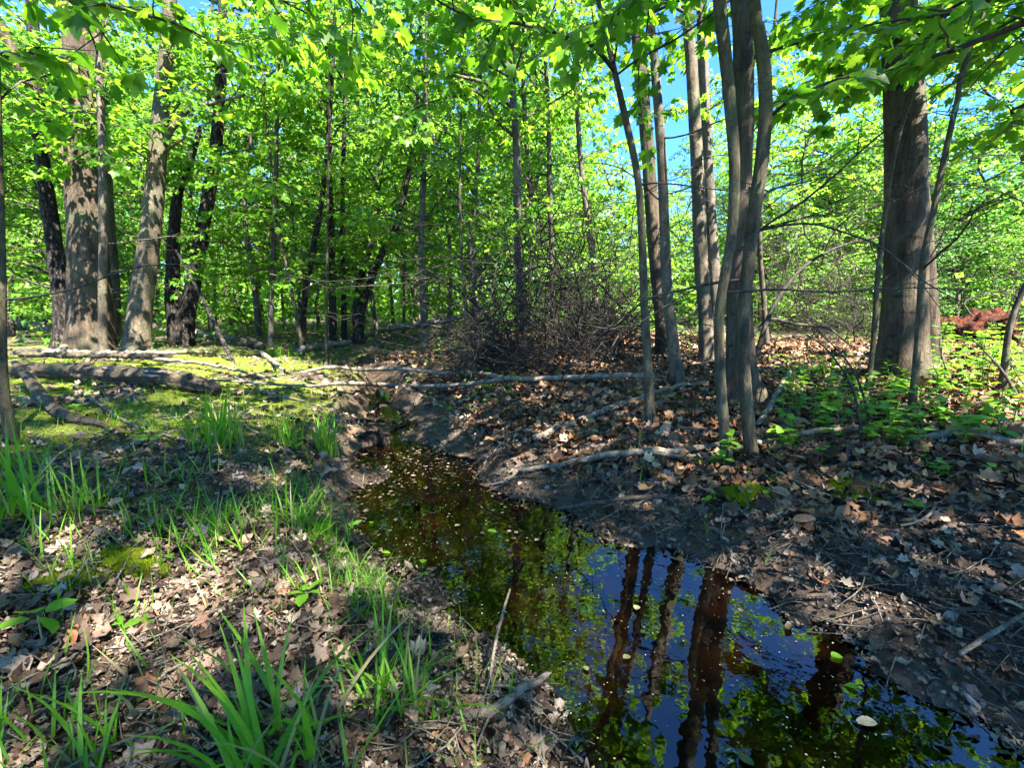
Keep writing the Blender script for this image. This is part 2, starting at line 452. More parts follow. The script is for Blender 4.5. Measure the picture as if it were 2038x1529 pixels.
def bark(name, dark, light, scale=14, stretch=0.22, bump=0.5, lichen=None, plates=0.0, rings=0.0, ring_scale=12):
    m, nt, p, out = mat_new(name)
    tc = nt.nodes.new("ShaderNodeTexCoord"); mp = nt.nodes.new("ShaderNodeMapping")
    mp.inputs["Scale"].default_value = (1, 1, stretch)
    nt.links.new(tc.outputs["Object"], mp.inputs[0])
    n1 = nt.nodes.new("ShaderNodeTexNoise"); n1.inputs["Scale"].default_value = scale; n1.inputs["Detail"].default_value = 8; n1.inputs["Roughness"].default_value = 0.68
    nt.links.new(mp.outputs[0], n1.inputs["Vector"])
    r = ramp(nt, [(0.36, dark), (0.50, tuple((a + b) / 2.2 for a, b in zip(dark, light))), (0.66, light)])
    nt.links.new(n1.outputs[0], r.inputs[0])
    n2 = nt.nodes.new("ShaderNodeTexNoise"); n2.inputs["Scale"].default_value = 3.2; n2.inputs["Detail"].default_value = 5
    nt.links.new(tc.outputs["Object"], n2.inputs["Vector"])
    col = r.outputs[0]
    if lichen:
        k = nt.nodes.new("ShaderNodeMapRange"); k.inputs[1].default_value = 0.50; k.inputs[2].default_value = 0.70; k.inputs[4].default_value = 0.65
        nt.links.new(n2.outputs[0], k.inputs[0])
        mx = nt.nodes.new("ShaderNodeMix"); mx.data_type = 'RGBA'
        nt.links.new(k.outputs[0], mx.inputs[0]); nt.links.new(col, mx.inputs[6]); mx.inputs[7].default_value = (*lichen, 1)
        col = mx.outputs[2]
    h = n1.outputs[0]
    if rings:                   # short dark cross marks of young maple bark
        mp2 = nt.nodes.new("ShaderNodeMapping"); mp2.inputs["Scale"].default_value = (ring_scale, ring_scale, ring_scale * 2.2)
        nt.links.new(tc.outputs["Object"], mp2.inputs[0])
        n3 = nt.nodes.new("ShaderNodeTexNoise"); n3.inputs["Scale"].default_value = 1.0; n3.inputs["Detail"].default_value = 2
        nt.links.new(mp2.outputs[0], n3.inputs["Vector"])
        k3 = nt.nodes.new("ShaderNodeMapRange"); k3.inputs[1].default_value = 0.64; k3.inputs[2].default_value = 0.70; k3.inputs[4].default_value = rings
        nt.links.new(n3.outputs[0], k3.inputs[0])
        mx = nt.nodes.new("ShaderNodeMix"); mx.data_type = 'RGBA'
        nt.links.new(k3.outputs[0], mx.inputs[0]); nt.links.new(col, mx.inputs[6]); mx.inputs[7].default_value = (*[c * 0.5 for c in dark], 1)
        col = mx.outputs[2]
    if plates:
        vo = nt.nodes.new("ShaderNodeTexVoronoi"); vo.feature = 'DISTANCE_TO_EDGE'; vo.inputs["Scale"].default_value = scale * 1.6
        mpv = nt.nodes.new("ShaderNodeMapping"); mpv.inputs["Scale"].default_value = (1, 1, 0.45)
        nt.links.new(tc.outputs["Object"], mpv.inputs[0])
        ad = nt.nodes.new("ShaderNodeMix"); ad.data_type = 'RGBA'; ad.blend_type = 'LINEAR_LIGHT'; ad.inputs[0].default_value = 0.12
        nt.links.new(mpv.outputs[0], ad.inputs[6]); nt.links.new(n1.outputs[1], ad.inputs[7])
        nt.links.new(ad.outputs[2], vo.inputs["Vector"])
        k = nt.nodes.new("ShaderNodeMapRange"); k.inputs[1].default_value = 0.0; k.inputs[2].default_value = 0.16
        nt.links.new(vo.outputs[0], k.inputs[0])
        mx = nt.nodes.new("ShaderNodeMix"); mx.data_type = 'RGBA'
        nt.links.new(k.outputs[0], mx.inputs[0]); mx.inputs[6].default_value = (*[c * 0.4 for c in dark], 1); nt.links.new(col, mx.inputs[7])
        col = mx.outputs[2]
        ad2 = nt.nodes.new("ShaderNodeMath"); ad2.operation = 'MULTIPLY_ADD'; ad2.inputs[1].default_value = plates
        nt.links.new(k.outputs[0], ad2.inputs[0]); nt.links.new(n1.outputs[0], ad2.inputs[2])
        h = ad2.outputs[0]
    nf = nt.nodes.new("ShaderNodeTexNoise"); nf.inputs["Scale"].default_value = scale * 5; nf.inputs["Detail"].default_value = 6; nf.inputs["Roughness"].default_value = 0.7
    mpf = nt.nodes.new("ShaderNodeMapping"); mpf.inputs["Scale"].default_value = (1, 1, max(0.3, stretch)); nt.links.new(tc.outputs["Object"], mpf.inputs[0])
    nt.links.new(mpf.outputs[0], nf.inputs["Vector"])
    kf = nt.nodes.new("ShaderNodeMapRange"); kf.inputs[1].default_value = 0.3; kf.inputs[2].default_value = 0.7; kf.inputs[3].default_value = 0.55; kf.inputs[4].default_value = 1.35
    nt.links.new(nf.outputs[0], kf.inputs[0])
    mf = nt.nodes.new("ShaderNodeMix"); mf.data_type = 'RGBA'; mf.blend_type = 'MULTIPLY'; mf.inputs[0].default_value = 1
    nt.links.new(col, mf.inputs[6]); nt.links.new(kf.outputs[0], mf.inputs[7])
    nt.links.new(mf.outputs[2], p.inputs["Base Color"])
    hh = nt.nodes.new("ShaderNodeMath"); hh.operation = 'MULTIPLY_ADD'; hh.inputs[1].default_value = 0.35
    nt.links.new(nf.outputs[0], hh.inputs[0]); nt.links.new(h, hh.inputs[2])
    b = nt.nodes.new("ShaderNodeBump"); b.inputs["Strength"].default_value = min(1.0, bump * 1.3); b.inputs["Distance"].default_value = 0.03
    nt.links.new(hh.outputs[0], b.inputs["Height"]); nt.links.new(b.outputs[0], p.inputs["Normal"])
    p.inputs["Roughness"].default_value = 0.85
    p.inputs["Specular IOR Level"].default_value = 0.2
    return m

BARK_BIG = bark("grey_brown_bark", (0.024, 0.017, 0.011), (0.115, 0.082, 0.052), 13, 0.16, 0.9, (0.085, 0.085, 0.045), rings=0.7, ring_scale=9)
BARK_PALE = bark("pale_bark", (0.045, 0.035, 0.023), (0.16, 0.126, 0.085), 18, 0.45, 0.5, (0.11, 0.115, 0.065), rings=0.85, ring_scale=22)
BARK_DARK = bark("dark_flaky_bark", (0.018, 0.014, 0.011), (0.10, 0.08, 0.065), 12, 0.35, 1.0, None, plates=1.2)
BARK_THIN = bark("sapling_bark", (0.036, 0.028, 0.015), (0.135, 0.108, 0.060), 26, 0.35, 0.5, (0.10, 0.115, 0.045), rings=0.8, ring_scale=48)
BARK_TWIG = bark("twig_bark", (0.030, 0.024, 0.017), (0.10, 0.082, 0.058), 30, 0.5, 0.3)
BARK_FAR = bark("woodland_bark", (0.04, 0.032, 0.024), (0.14, 0.115, 0.085), 10, 0.3, 0.5)
WOOD_DEAD = bark("dead_wood", (0.075, 0.060, 0.042), (0.29, 0.24, 0.175), 26, 0.6, 0.5)
WOOD_PALE = bark("bleached_wood", (0.09, 0.075, 0.055), (0.27, 0.24, 0.19), 20, 0.6, 0.4)
WOOD_ROT = bark("rotten_wood", (0.022, 0.015, 0.010), (0.17, 0.125, 0.080), 22, 0.9, 1.0, (0.09, 0.10, 0.03))
WOOD_RED = bark("red_rotten_wood", (0.012, 0.004, 0.002), (0.13, 0.030, 0.009), 14, 0.5, 1.0)
BRUSH = bark("brush_twig", (0.016, 0.013, 0.010), (0.060, 0.050, 0.038), 30, 0.5, 0.3)

def soil_mat():
    m, nt, p, out = mat_new("forest_soil")
    g = nt.nodes.new("ShaderNodeNewGeometry")
    n1 = nt.nodes.new("ShaderNodeTexNoise"); n1.inputs["Scale"].default_value = 9; n1.inputs["Detail"].default_value = 10; n1.inputs["Roughness"].default_value = 0.75
    nt.links.new(g.outputs["Position"], n1.inputs["Vector"])
    r = ramp(nt, [(0.28, (0.016, 0.010, 0.007)), (0.5, (0.048, 0.032, 0.021)), (0.62, (0.10, 0.068, 0.046)), (0.78, (0.19, 0.135, 0.095))])
    nt.links.new(n1.outputs[0], r.inputs[0])
    at_ = nt.nodes.new("ShaderNodeAttribute"); at_.attribute_name = "moss"
    n2 = nt.nodes.new("ShaderNodeTexNoise"); n2.inputs["Scale"].default_value = 40; n2.inputs["Detail"].default_value = 6
    nt.links.new(g.outputs["Position"], n2.inputs["Vector"])
    rm = ramp(nt, [(0.3, (0.035, 0.045, 0.006)), (0.55, (0.10, 0.125, 0.010)), (0.75, (0.17, 0.19, 0.015))])
    nt.links.new(n2.outputs[0], rm.inputs[0])
    mx = nt.nodes.new("ShaderNodeMix"); mx.data_type = 'RGBA'
    nt.links.new(at_.outputs["Fac"], mx.inputs[0]); nt.links.new(r.outputs[0], mx.inputs[6]); nt.links.new(rm.outputs[0], mx.inputs[7])
    bed = nt.nodes.new("ShaderNodeAttribute"); bed.attribute_name = "silt"
    mb_ = nt.nodes.new("ShaderNodeMix"); mb_.data_type = 'RGBA'
    nt.links.new(bed.outputs["Fac"], mb_.inputs[0]); nt.links.new(mx.outputs[2], mb_.inputs[6]); mb_.inputs[7].default_value = (0.085, 0.045, 0.020, 1)
    nt.links.new(mb_.outputs[2], p.inputs["Base Color"])
    wet = nt.nodes.new("ShaderNodeAttribute"); wet.attribute_name = "wet"
    mr = nt.nodes.new("ShaderNodeMapRange"); mr.inputs[3].default_value = 0.9; mr.inputs[4].default_value = 0.35
    nt.links.new(wet.outputs["Fac"], mr.inputs[0]); nt.links.new(mr.outputs[0], p.inputs["Roughness"])
    b = nt.nodes.new("ShaderNodeBump"); b.inputs["Strength"].default_value = 0.9; b.inputs["Distance"].default_value = 0.03
    nt.links.new(n1.outputs[0], b.inputs["Height"]); nt.links.new(b.outputs[0], p.inputs["Normal"])
    p.inputs["Specular IOR Level"].default_value = 0.35
    return m

def water_mat():
    m, nt, p, out = mat_new("still_water")
    nt.nodes.remove(p)
    g = nt.nodes.new("ShaderNodeNewGeometry")
    n = nt.nodes.new("ShaderNodeTexNoise"); n.inputs["Scale"].default_value = 9; n.inputs["Detail"].default_value = 3
    nt.links.new(g.outputs["Position"], n.inputs["Vector"])
    b = nt.nodes.new("ShaderNodeBump"); b.inputs["Strength"].default_value = 0.05; b.inputs["Distance"].default_value = 0.02
    nt.links.new(n.outputs[0], b.inputs["Height"])
    fr = nt.nodes.new("ShaderNodeFresnel"); fr.inputs[0].default_value = 1.65
    nt.links.new(b.outputs[0], fr.inputs["Normal"])
    tr = nt.nodes.new("ShaderNodeBsdfTransparent"); tr.inputs[0].default_value = (0.26, 0.19, 0.105, 1)
    gl = nt.nodes.new("ShaderNodeBsdfGlossy"); gl.inputs["Roughness"].default_value = 0.015
    gl.inputs["Color"].default_value = (1, 1, 1, 1)
    nt.links.new(b.outputs[0], gl.inputs["Normal"])
    mx = nt.nodes.new("ShaderNodeMixShader")
    nt.links.new(fr.outputs[0], mx.inputs[0]); nt.links.new(tr.outputs[0], mx.inputs[1]); nt.links.new(gl.outputs[0], mx.inputs[2])
    nt.links.new(mx.outputs[0], out.inputs[0])
    return m

# ------------------------------------------------------------------ ground and water
xf, yf = GX.ravel(), GY.ravel()
Zg = Z_T.ravel()
i = np.arange(ny - 1)[:, None] * nx; j = np.arange(nx - 1)[None, :]
quads = np.stack([i + j, i + j + 1, i + nx + j + 1, i + nx + j], -1).reshape(-1, 4)
mb = MB(); mb.add(np.column_stack([xf, yf, Zg]), quads)
gme = mb.mesh("ground")
sdv = stream_sd(xf, yf)
silt_c = w0(1400, 1150)
for nm, val in (("moss", moss_mask(xf, yf)), ("wet", sstep(0.5, 0.05, sdv)),
                ("silt", sstep(0.02, -0.06, sdv) * (0.15 + 0.85 * np.exp(-((xf - silt_c[0]) ** 2 + (yf - silt_c[1]) ** 2) / 0.10)))):
    a = gme.attributes.new(nm, 'FLOAT', 'POINT'); a.data.foreach_set("value", val.astype(np.float32))
gob = obj("ground", gme, soil_mat()); gob["kind"] = "structure"

wq = axis(-4.5, 5.5, -4.5, 5.5, 0.06, 1.1); wy = np.arange(-2.5, 7.0, 0.06)
WX, WY = np.meshgrid(wq, wy)
sdw = stream_sd(WX.ravel(), WY.ravel()).reshape(WX.shape)
keep = (np.minimum.reduce([sdw[:-1, :-1], sdw[1:, :-1], sdw[:-1, 1:], sdw[1:, 1:]]) < 0.05)
idx = np.arange(WX.size).reshape(WX.shape)
wf = np.stack([idx[:-1, :-1][keep], idx[:-1, 1:][keep], idx[1:, 1:][keep], idx[1:, :-1][keep]], -1)
used, inv = np.unique(wf, return_inverse=True)
mb = MB(); mb.add(np.column_stack([WX.ravel()[used], WY.ravel()[used], np.zeros(len(used))]), inv.reshape(-1, 4))
wob = obj("water", mb.mesh("water"), water_mat()); wob["kind"] = "structure"

# ------------------------------------------------------------------ branches and leaves
def unit(v):
    v = np.asarray(v, float); return v / (np.linalg.norm(v) + 1e-9)

class Leaves:
    def __init__(self): self.p = []; self.f = []; self.n = []; self.s = []
    def add(self, p, f, n, s):
        self.p.append(p); self.f.append(f); self.n.append(n); self.s.append(s)
    def arrays(self):
        if not self.p: return None
        return [np.concatenate(a) for a in (self.p, self.f, self.n, self.s)]

def twig_leaves(L, pts, rng, size, gap, droop=0.35):
    pts, _ = resample(pts, np.ones(len(pts)), gap)
    if len(pts) < 2: return
    d = np.gradient(pts, axis=0); d /= np.linalg.norm(d, axis=1)[:, None] + 1e-9
    side = np.cross(d, [0, 0, 1.0]); side /= np.linalg.norm(side, axis=1)[:, None] + 1e-9
    for sg in (-1, 1):
        k = rng.random(len(pts)) < 0.88
        m = int(k.sum())
        if not m: continue
        f = d[k] * rng.uniform(0.2, 0.9, (m, 1)) + sg * side[k] * rng.uniform(0.5, 1.1, (m, 1)) + np.array([0, 0, -1.0]) * rng.uniform(0, 2 * droop, (m, 1))
        n = np.array([0, 0, 1.0]) + rng.normal(0, 0.42, (m, 3))
        p = pts[k] + f * 0.25 * size
        L.add(p, f, n, size * rng.uniform(0.6, 1.15, m))
    L.add(pts[-1:], d[-1:] + np.array([[0, 0, -0.4]]), np.array([[0, 0, 1.0]]) + rng.normal(0, 0.3, (1, 3)), np.array([size * 1.1]))

def leafy_limb(mb, L, pts, r0, rng, size=0.09, gap=0.075, twig_gap=0.16, twig_len=0.45, start=0.22, sides=5, r1=0.002, bare=False):
    """a limb along pts, side twigs on both sides, leaves on the twigs"""
    P, rad = resample(pts, np.linspace(r0, r1, len(pts)), 0.09)
    tube(mb, P, rad, sides)
    n = len(P); i0 = int(n * start)
    step = max(1, int(twig_gap / 0.09))
    sg = 1
    for i in range(i0, n - 1, step):
        d = unit(P[min(i + 1, n - 1)] - P[max(i - 1, 0)])
        s = unit(np.cross(d, [0, 0, 1.0]) + rng.normal(0, 0.25, 3)); sg = -sg
        ln = twig_len * rng.uniform(0.5, 1.15) * (1 - 0.55 * (i - i0) / max(1, n - i0))
        a = unit(d * rng.uniform(0.5, 1.0) + s * sg * rng.uniform(0.6, 1.0) + np.array([0, 0, rng.uniform(-0.1, 0.35)]))
        q = [P[i]]
        for k in range(3):
            a = unit(a + rng.normal(0, 0.16, 3) + np.array([0, 0, -0.06]))
            q.append(q[-1] + a * ln / 3)
        q = np.array(q)
        tube(mb, q, np.linspace(min(rad[i] * 0.7, 0.006), 0.0012, 4), 3, cap=False)
        if not bare: twig_leaves(L, q, rng, size, gap)
    if not bare: twig_leaves(L, P[-max(3, n // 4):], rng, size, gap)

def free_limb(start, az, el, length, rng, arch=-0.10, n=7, wob=0.10):
    a = np.array([math.cos(az) * math.cos(el), math.sin(az) * math.cos(el), math.sin(el)])
    p = [np.asarray(start, float)]
    for k in range(n):
        a = unit(a + rng.normal(0, wob, 3) + np.array([0, 0, arch]))
        p.append(p[-1] + a * length / n)
    return np.array(p)

leaf_mesh_near = [shape_mesh("leaf", s, LEAF_NEAR) for s in (MAPLE, MAPLE_B, MAPLE_C)]
leaf_mesh_mid = [shape_mesh("leaf", s, LEAF_MID) for s in (MAPLE, MAPLE_B, MAPLE_C)]
LEAF_OBJECTS = 0

def finish_leaves(root, L, base, mat=LEAF_NEAR, single=0, minpx=18, shape=MAPLE_M, name="crown"):
    """the largest leaves in view become objects, the rest one crown mesh"""
    global LEAF_OBJECTS
    arr = L.arrays()
    if arr is None: return
    p, f, n, s = arr
    take = np.zeros(len(p), bool)
    if single:
        u, v, z = project(p)
        px = np.where((z > 0.2) & (u > -30) & (u < 2068) & (v > -30) & (v < 1559), s * F / np.maximum(z, 0.2), 0)
        o = np.argsort(-px)[:single]
        o = o[px[o] >= minpx]
        take[o] = True
        meshes = leaf_mesh_mid if mat is LEAF_MID else leaf_mesh_near
        for q, k in enumerate(o):
            obj("leaf", meshes[q % 3], None, root, mw=leaf_matrix(p[k] - base, f[k], n[k], s[k]))
        LEAF_OBJECTS += len(o)
    r = ~take
    mb = MB(); scatter(mb, shape, (p - base)[r], f[r], n[r], s[r])
    if mb.n:
        c = obj(name, mb.mesh(name), mat, root)
        c["kind"] = "stuff"

# crown tops that are shared between trees (seen in the water and as shade)
def make_top(seed, rad, height, nl, size):
    rng = np.random.default_rng(seed)
    mb = MB(); L = Leaves()
    for k in range(nl):
        z = rng.uniform(-0.5, 1.0) * height * 0.5
        prof = math.sqrt(max(0.05, 1 - (z / (height * 0.55)) ** 2))
        az = rng.uniform(0, 6.283)
        P = free_limb((0, 0, z - 0.3), az, rng.uniform(0.0, 0.7), rad * prof * rng.uniform(0.7, 1.1), rng, -0.03)
        leafy_limb(mb, L, P, 0.03, rng, size, 0.12, 0.25, 0.85, 0.25, 3)
    wood = mb.mesh("limbs"); wood.materials.append(BARK_TWIG)
    arr = L.arrays(); lm = MB(); scatter(lm, LEAF_S, *arr)
    lv = lm.mesh("crown_leaves"); lv.materials.append(LEAF_MID)
    return wood, lv
TOPS = [make_top(100 + k, 2.3, 3.8, 11, 0.12) for k in range(4)]

def trunk_mesh(P, rad, base, sides, rough, seed, flare):
    mb = MB(); tube(mb, P - base, rad, sides, rough, seed, flare)
    return mb.mesh("trunk")

def pixel_path(pts, Y, dY=0.0):
    """(px, py, width px) -> world points on the tree's own upright plane, with radii"""
    P, r = [], []
    for k, (x, y, w) in enumerate(pts):
        q = at(x, y, Y + dY * k / max(1, len(pts) - 1))
        P.append(q); r.append(0.5 * w * depth_scale(q) / math.hypot(1, (x - 1019) / F))   # an upright stem off the axis looks wider
    return np.array(P), np.array(r)

def tree(name, label, pts, mat, height=9.0, limbs=6, zlim=(1.4, 4.0), llen=(0.8, 1.6), lsize=0.09, seed=0, Y=None, rough=0.05, flare=(0.5, 0.12),
         top=True, single=0, extra=(), group=None, cat="tree", lmat=None, minpx=18, topscale=1.0, gap=0.08, dY=0.0, stems=(), sides=None, bare=2):
    rng = np.random.default_rng(1000 + seed)
    b = gp(pts[0][0], pts[0][1]) if Y is None else at(pts[0][0], pts[0][1], Y)
    base = np.array([b[0], b[1], gz(b[0], b[1])])
    Yb = base[1]
    lmat = lmat or LEAF_NEAR
    right = pts[0][0] > 1290
    limbs = int(limbs * (1.1 if right else 1.8)); lsize *= 0.9
    if right: zlim = (max(zlim[0], 2.1), max(zlim[1], 3.6))
    if pts[0][0] < 500: zlim = (max(zlim[0], 2.5), max(zlim[1], 4.2))    # the left trunks are clear of leaves low down
    t = thing(name, label, cat, base, group)
    P, r = pixel_path(pts, Yb, dY)
    P = np.concatenate([[[base[0], base[1], base[2] - 0.12]], P[1:] if abs(P[0][2] - base[2]) < 0.3 else P])
    if len(r) != len(P): r = np.concatenate([[r[0]], r])[:len(P)]
    if P[-1][2] < height:
        d = unit(P[-1] - P[-2]); q = P[-1]; rr = r[-1]
        n = max(2, int((height - q[2]) / 0.8))
        ex, er = [], []
        for k in range(n):
            d = unit(d + rng.normal(0, 0.05, 3) + np.array([0, 0, 0.25]))
            q = q + d * (height - P[-1][2]) / n / max(d[2], 0.6)
            ex.append(q); er.append(rr * (1 - 0.75 * (k + 1) / n))
        P = np.concatenate([P, ex]); r = np.concatenate([r, er])
    TP, TR = resample(P, r, max(0.05, min(0.16, r[0] * 0.7)))
    sd = sides or (8 if r[0] < 0.03 else 12 if r[0] < 0.08 else 28)
    obj("trunk", trunk_mesh(TP, TR, base, sd, rough, seed, flare), mat, t)
    mb = MB(); L = Leaves()
    for st in stems:                                   # a second stem, given in pixels
        SP, SR = pixel_path(st, Yb)
        SP, SR = resample(SP, SR, 0.08)
        m2 = MB(); tube(m2, SP - base, SR, max(8, sd // 2), rough, seed + 5)
        obj("stem", m2.mesh("stem"), mat, t)
    for e in extra:                                    # named limbs: pixel path, Y offset at the tip, leafy or bare
        path, dy, leafy = e
        EP, ER = pixel_path(path, Yb, dy)
        m2 = MB()
        leafy_limb(m2, L, EP, ER[0], rng, lsize, gap, 0.16, 0.4, 0.25, 7, max(0.002, ER[-1]), bare=not leafy)
        for v in m2.v: v -= base.astype(np.float32)
        obj("branch", m2.mesh("branch"), mat if ER[0] > 0.02 else BARK_TWIG, t)
    for k in range(limbs):
        z = rng.uniform(*zlim)
        i = int(np.argmin(np.abs(TP[:, 2] - z)))
        az = rng.uniform(0, 6.283)
        ll = rng.uniform(*llen)
        LP = free_limb(TP[i], az, rng.uniform(0.05, 0.8), ll, rng)
        mb = MB()
        leafy_limb(mb, L, LP, min(TR[i] * 0.5, 0.004 + 0.008 * ll), rng, lsize, gap)
        for v in mb.v: v -= base.astype(np.float32)
        obj("branch", mb.mesh("branch"), BARK_TWIG, t)
    for k in range(bare):                              # dead side limbs without leaves
        z = rng.uniform(0.7, 2.6)
        i = int(np.argmin(np.abs(TP[:, 2] - z))); ll = rng.uniform(0.5, 1.5)
        mb = MB()
        leafy_limb(mb, L, free_limb(TP[i], rng.uniform(0, 6.283), rng.uniform(-0.1, 0.7), ll, rng, -0.02, 8, 0.16), min(TR[i] * 0.4, 0.003 + 0.004 * ll), rng, twig_gap=0.2, twig_len=0.4 * ll, start=0.2, bare=True)
        for v in mb.v: v -= base.astype(np.float32)
        obj("dead_branch", mb.mesh("dead_branch"), BARK_TWIG, t)
    finish_leaves(t, L, base, lmat, single, minpx)
    if top:
        w, lv = TOPS[seed % len(TOPS)]
        q = TP[-1] - base - np.array([0, 0, 1.6])
        M = Matrix.Translation(Vector(q)) @ Matrix.Rotation(rng.uniform(0, 6.28), 4, 'Z') @ Matrix.Scale(topscale, 4)
        obj("upper_limbs", w, None, t, mw=M)["kind"] = "stuff"; obj("upper_crown", lv, None, t, mw=M)["kind"] = "stuff"
    return t, base, TP, TR

# ------------------------------------------------------------------ trees of the left bank
tree("maple_tree", "pale thin trunk at the left edge of the picture, cut by the frame",
     [(24, 880, 26), (6, 760, 24), (4, 560, 20), (-2, 300, 17), (-8, 60, 15)], BARK_THIN, 5.5, 4, (1.3, 3.0), (0.5, 0.9), 0.085, 1, top=False, single=60)
tree("cherry_tree", "dark flaky-barked tree close behind the massive left trunk",
     [(128, 690, 44), (118, 560, 40), (98, 420, 36), (78, 260, 32), (62, 0, 26)], BARK_DARK, 10, 5, (1.8, 4.5), (0.8, 1.4), 0.085, 2, rough=0.12,
     extra=[([(100, 545, 9), (60, 528, 7), (0, 515, 5)], -0.5, False), ([(110, 575, 7), (60, 560, 6), (-10, 520, 4)], -0.4, False), ([(108, 440, 8), (60, 410, 6), (0, 395, 4)], 0.3, False)], top=False)
tree("maple_tree", "massive grey-brown trunk that forks low, on the mossy left bank",
     [(182, 700, 116), (180, 640, 98), (176, 520, 88), (170, 400, 84), (166, 290, 80), (162, 160, 78), (160, 0, 74)], BARK_BIG, 11, 6, (1.9, 4.2), (0.7, 1.4), 0.09, 3,
     rough=0.05, flare=(0.18, 0.14), single=160, topscale=1.3,
     extra=[([(150, 330, 34), (105, 270, 32), (70, 190, 30), (30, 110, 28), (-10, 30, 25)], -0.3, False),
            ([(95, 262, 20), (50, 232, 17), (10, 222, 15), (-30, 210, 12)], 0.2, False),
            ([(150, 400, 9), (125, 375, 8), (100, 340, 6), (70, 330, 4)], -0.3, True)])
tree("maple_tree", "dark grey trunk half hidden behind the right side of the massive left trunk",
     [(222, 684, 40), (222, 560, 34), (212, 400, 30), (205, 200, 28), (200, 0, 24)], BARK_FAR, 10, 4, (1.8, 4.5), (0.8, 1.4), 0.085, 4, top=False)
tree("maple_sapling", "straight pale sapling standing just in front of the massive left trunk",
     [(203, 712, 22), (204, 600, 20), (205, 450, 19), (202, 250, 18), (192, 60, 17), (186, 0, 16)], BARK_PALE, 7, 5, (1.9, 3.6), (0.5, 1.0), 0.085, 5, single=110, flare=(0.3, 0.05), top=False)
tree("maple_tree", "smooth light trunk leaning right beside the massive left trunk, broken side branch",
     [(268, 702, 66), (276, 640, 54), (292, 520, 47), (306, 400, 43), (316, 270, 38), (328, 140, 33), (338, 0, 30)], BARK_PALE, 10, 5, (1.9, 4.0), (0.7, 1.3), 0.09, 6,
     rough=0.04, flare=(0.22, 0.10), single=140,
     extra=[([(324, 290, 17), (345, 252, 15), (380, 215, 12), (420, 206, 10), (488, 188, 6)], -0.1, False),
            ([(330, 300, 8), (352, 285, 7), (370, 270, 5)], 0.0, False)], top=False)
tree("cherry_tree", "black rough-barked tree with two stems, next to the light leaning trunk",
     [(362, 690, 52), (368, 640, 40), (386, 560, 32), (402, 460, 29), (420, 360, 27), (432, 270, 25), (440, 140, 23), (444, 0, 20)], BARK_DARK, 10, 5, (2.0, 4.6), (0.8, 1.5), 0.085, 7,
     rough=0.13, flare=(0.25, 0.1), single=80,
     stems=[[(356, 690, 40), (346, 620, 34), (344, 520, 30), (348, 440, 25), (358, 370, 20), (385, 300, 15), (400, 250, 8)]], top=False)

MIDG = "trunks among the understorey beyond the stream"
MID = [  # label, path, bark, seed
    ("slim brown trunk behind the left grassy bank, first of the middle woods", [(538, 692, 13), (540, 600, 12), (545, 480, 11), (550, 300, 9), (552, 0, 7)], BARK_FAR, 10),
    ("thin pale pole bending left, beside the dark leaning trunk in the middle woods", [(603, 702, 9), (588, 620, 8), (572, 540, 7), (560, 480, 6), (548, 380, 5)], BARK_THIN, 11),
    ("dark slender trunk leaning right at the stream's far bend", [(598, 696, 15), (606, 600, 14), (622, 500, 13), (640, 400, 11), (655, 250, 9), (668, 0, 7)], BARK_DARK, 12),
    ("very thin straight pole in front of the stream's far bend", [(648, 726, 7), (650, 600, 6), (652, 450, 5), (655, 200, 4)], BARK_THIN, 13),
    ("dark upright trunk, left one of a pair behind the thin pole", [(663, 688, 17), (662, 600, 15), (660, 480, 13), (655, 300, 11), (650, 60, 9)], BARK_DARK, 14),
    ("dark upright trunk, right one of a pair behind the thin pole", [(685, 684, 13), (684, 600, 12), (682, 480, 11), (684, 300, 9), (690, 60, 8)], BARK_DARK, 15),
    ("straight grey trunk on the green far bank with few low leaves", [(846, 694, 16), (842, 600, 13), (838, 500, 12), (842, 380, 12), (846, 220, 11), (850, 40, 9), (850, 0, 9)], BARK_FAR, 17),
    ("thin bare pole left of the brush pile", [(930, 708, 7), (926, 600, 7), (918, 500, 6), (915, 380, 5)], BARK_THIN, 18),
    ("crooked grey trunk just left of the brush pile", [(944, 682, 17), (948, 620, 14), (940, 540, 12), (938, 460, 10), (950, 350, 9), (955, 150, 7)], BARK_FAR, 19),
    ("dark slim trunk behind the brush pile with ascending limbs", [(1102, 640, 11), (1098, 500, 11), (1094, 350, 10), (1090, 200, 9), (1080, 0, 8)], BARK_FAR, 21),
    ("thin dark trunk right of the middle behind the brush pile", [(1190, 640, 13), (1180, 520, 12), (1162, 380, 11), (1150, 240, 10), (1140, 0, 8)], BARK_FAR, 22),
]
for label, path, bk, sd in MID:
    tree("maple_tree", label, path, bk, 9, 9, (1.2, 5.0), (0.8, 1.7), 0.085, sd, lmat=LEAF_MID, group=MIDG, flare=(0.3, 0.08), top=False, bare=5,
         Y=None if path[0][1] > 675 else 8.0, single=40, minpx=15)
tree("maple_tree", "twin dark trunk leaning right over the far bank, left of the fallen pale log",
     [(712, 684, 22), (718, 620, 18), (738, 560, 16), (762, 500, 14), (792, 440, 12), (815, 330, 9), (830, 200, 7)], BARK_DARK, 7, 8, (1.2, 3.6), (0.8, 1.6), 0.085, 16,
     lmat=LEAF_MID, single=60, stems=[[(714, 684, 18), (708, 620, 16), (716, 560, 14), (735, 500, 11), (745, 420, 8)]], top=False)
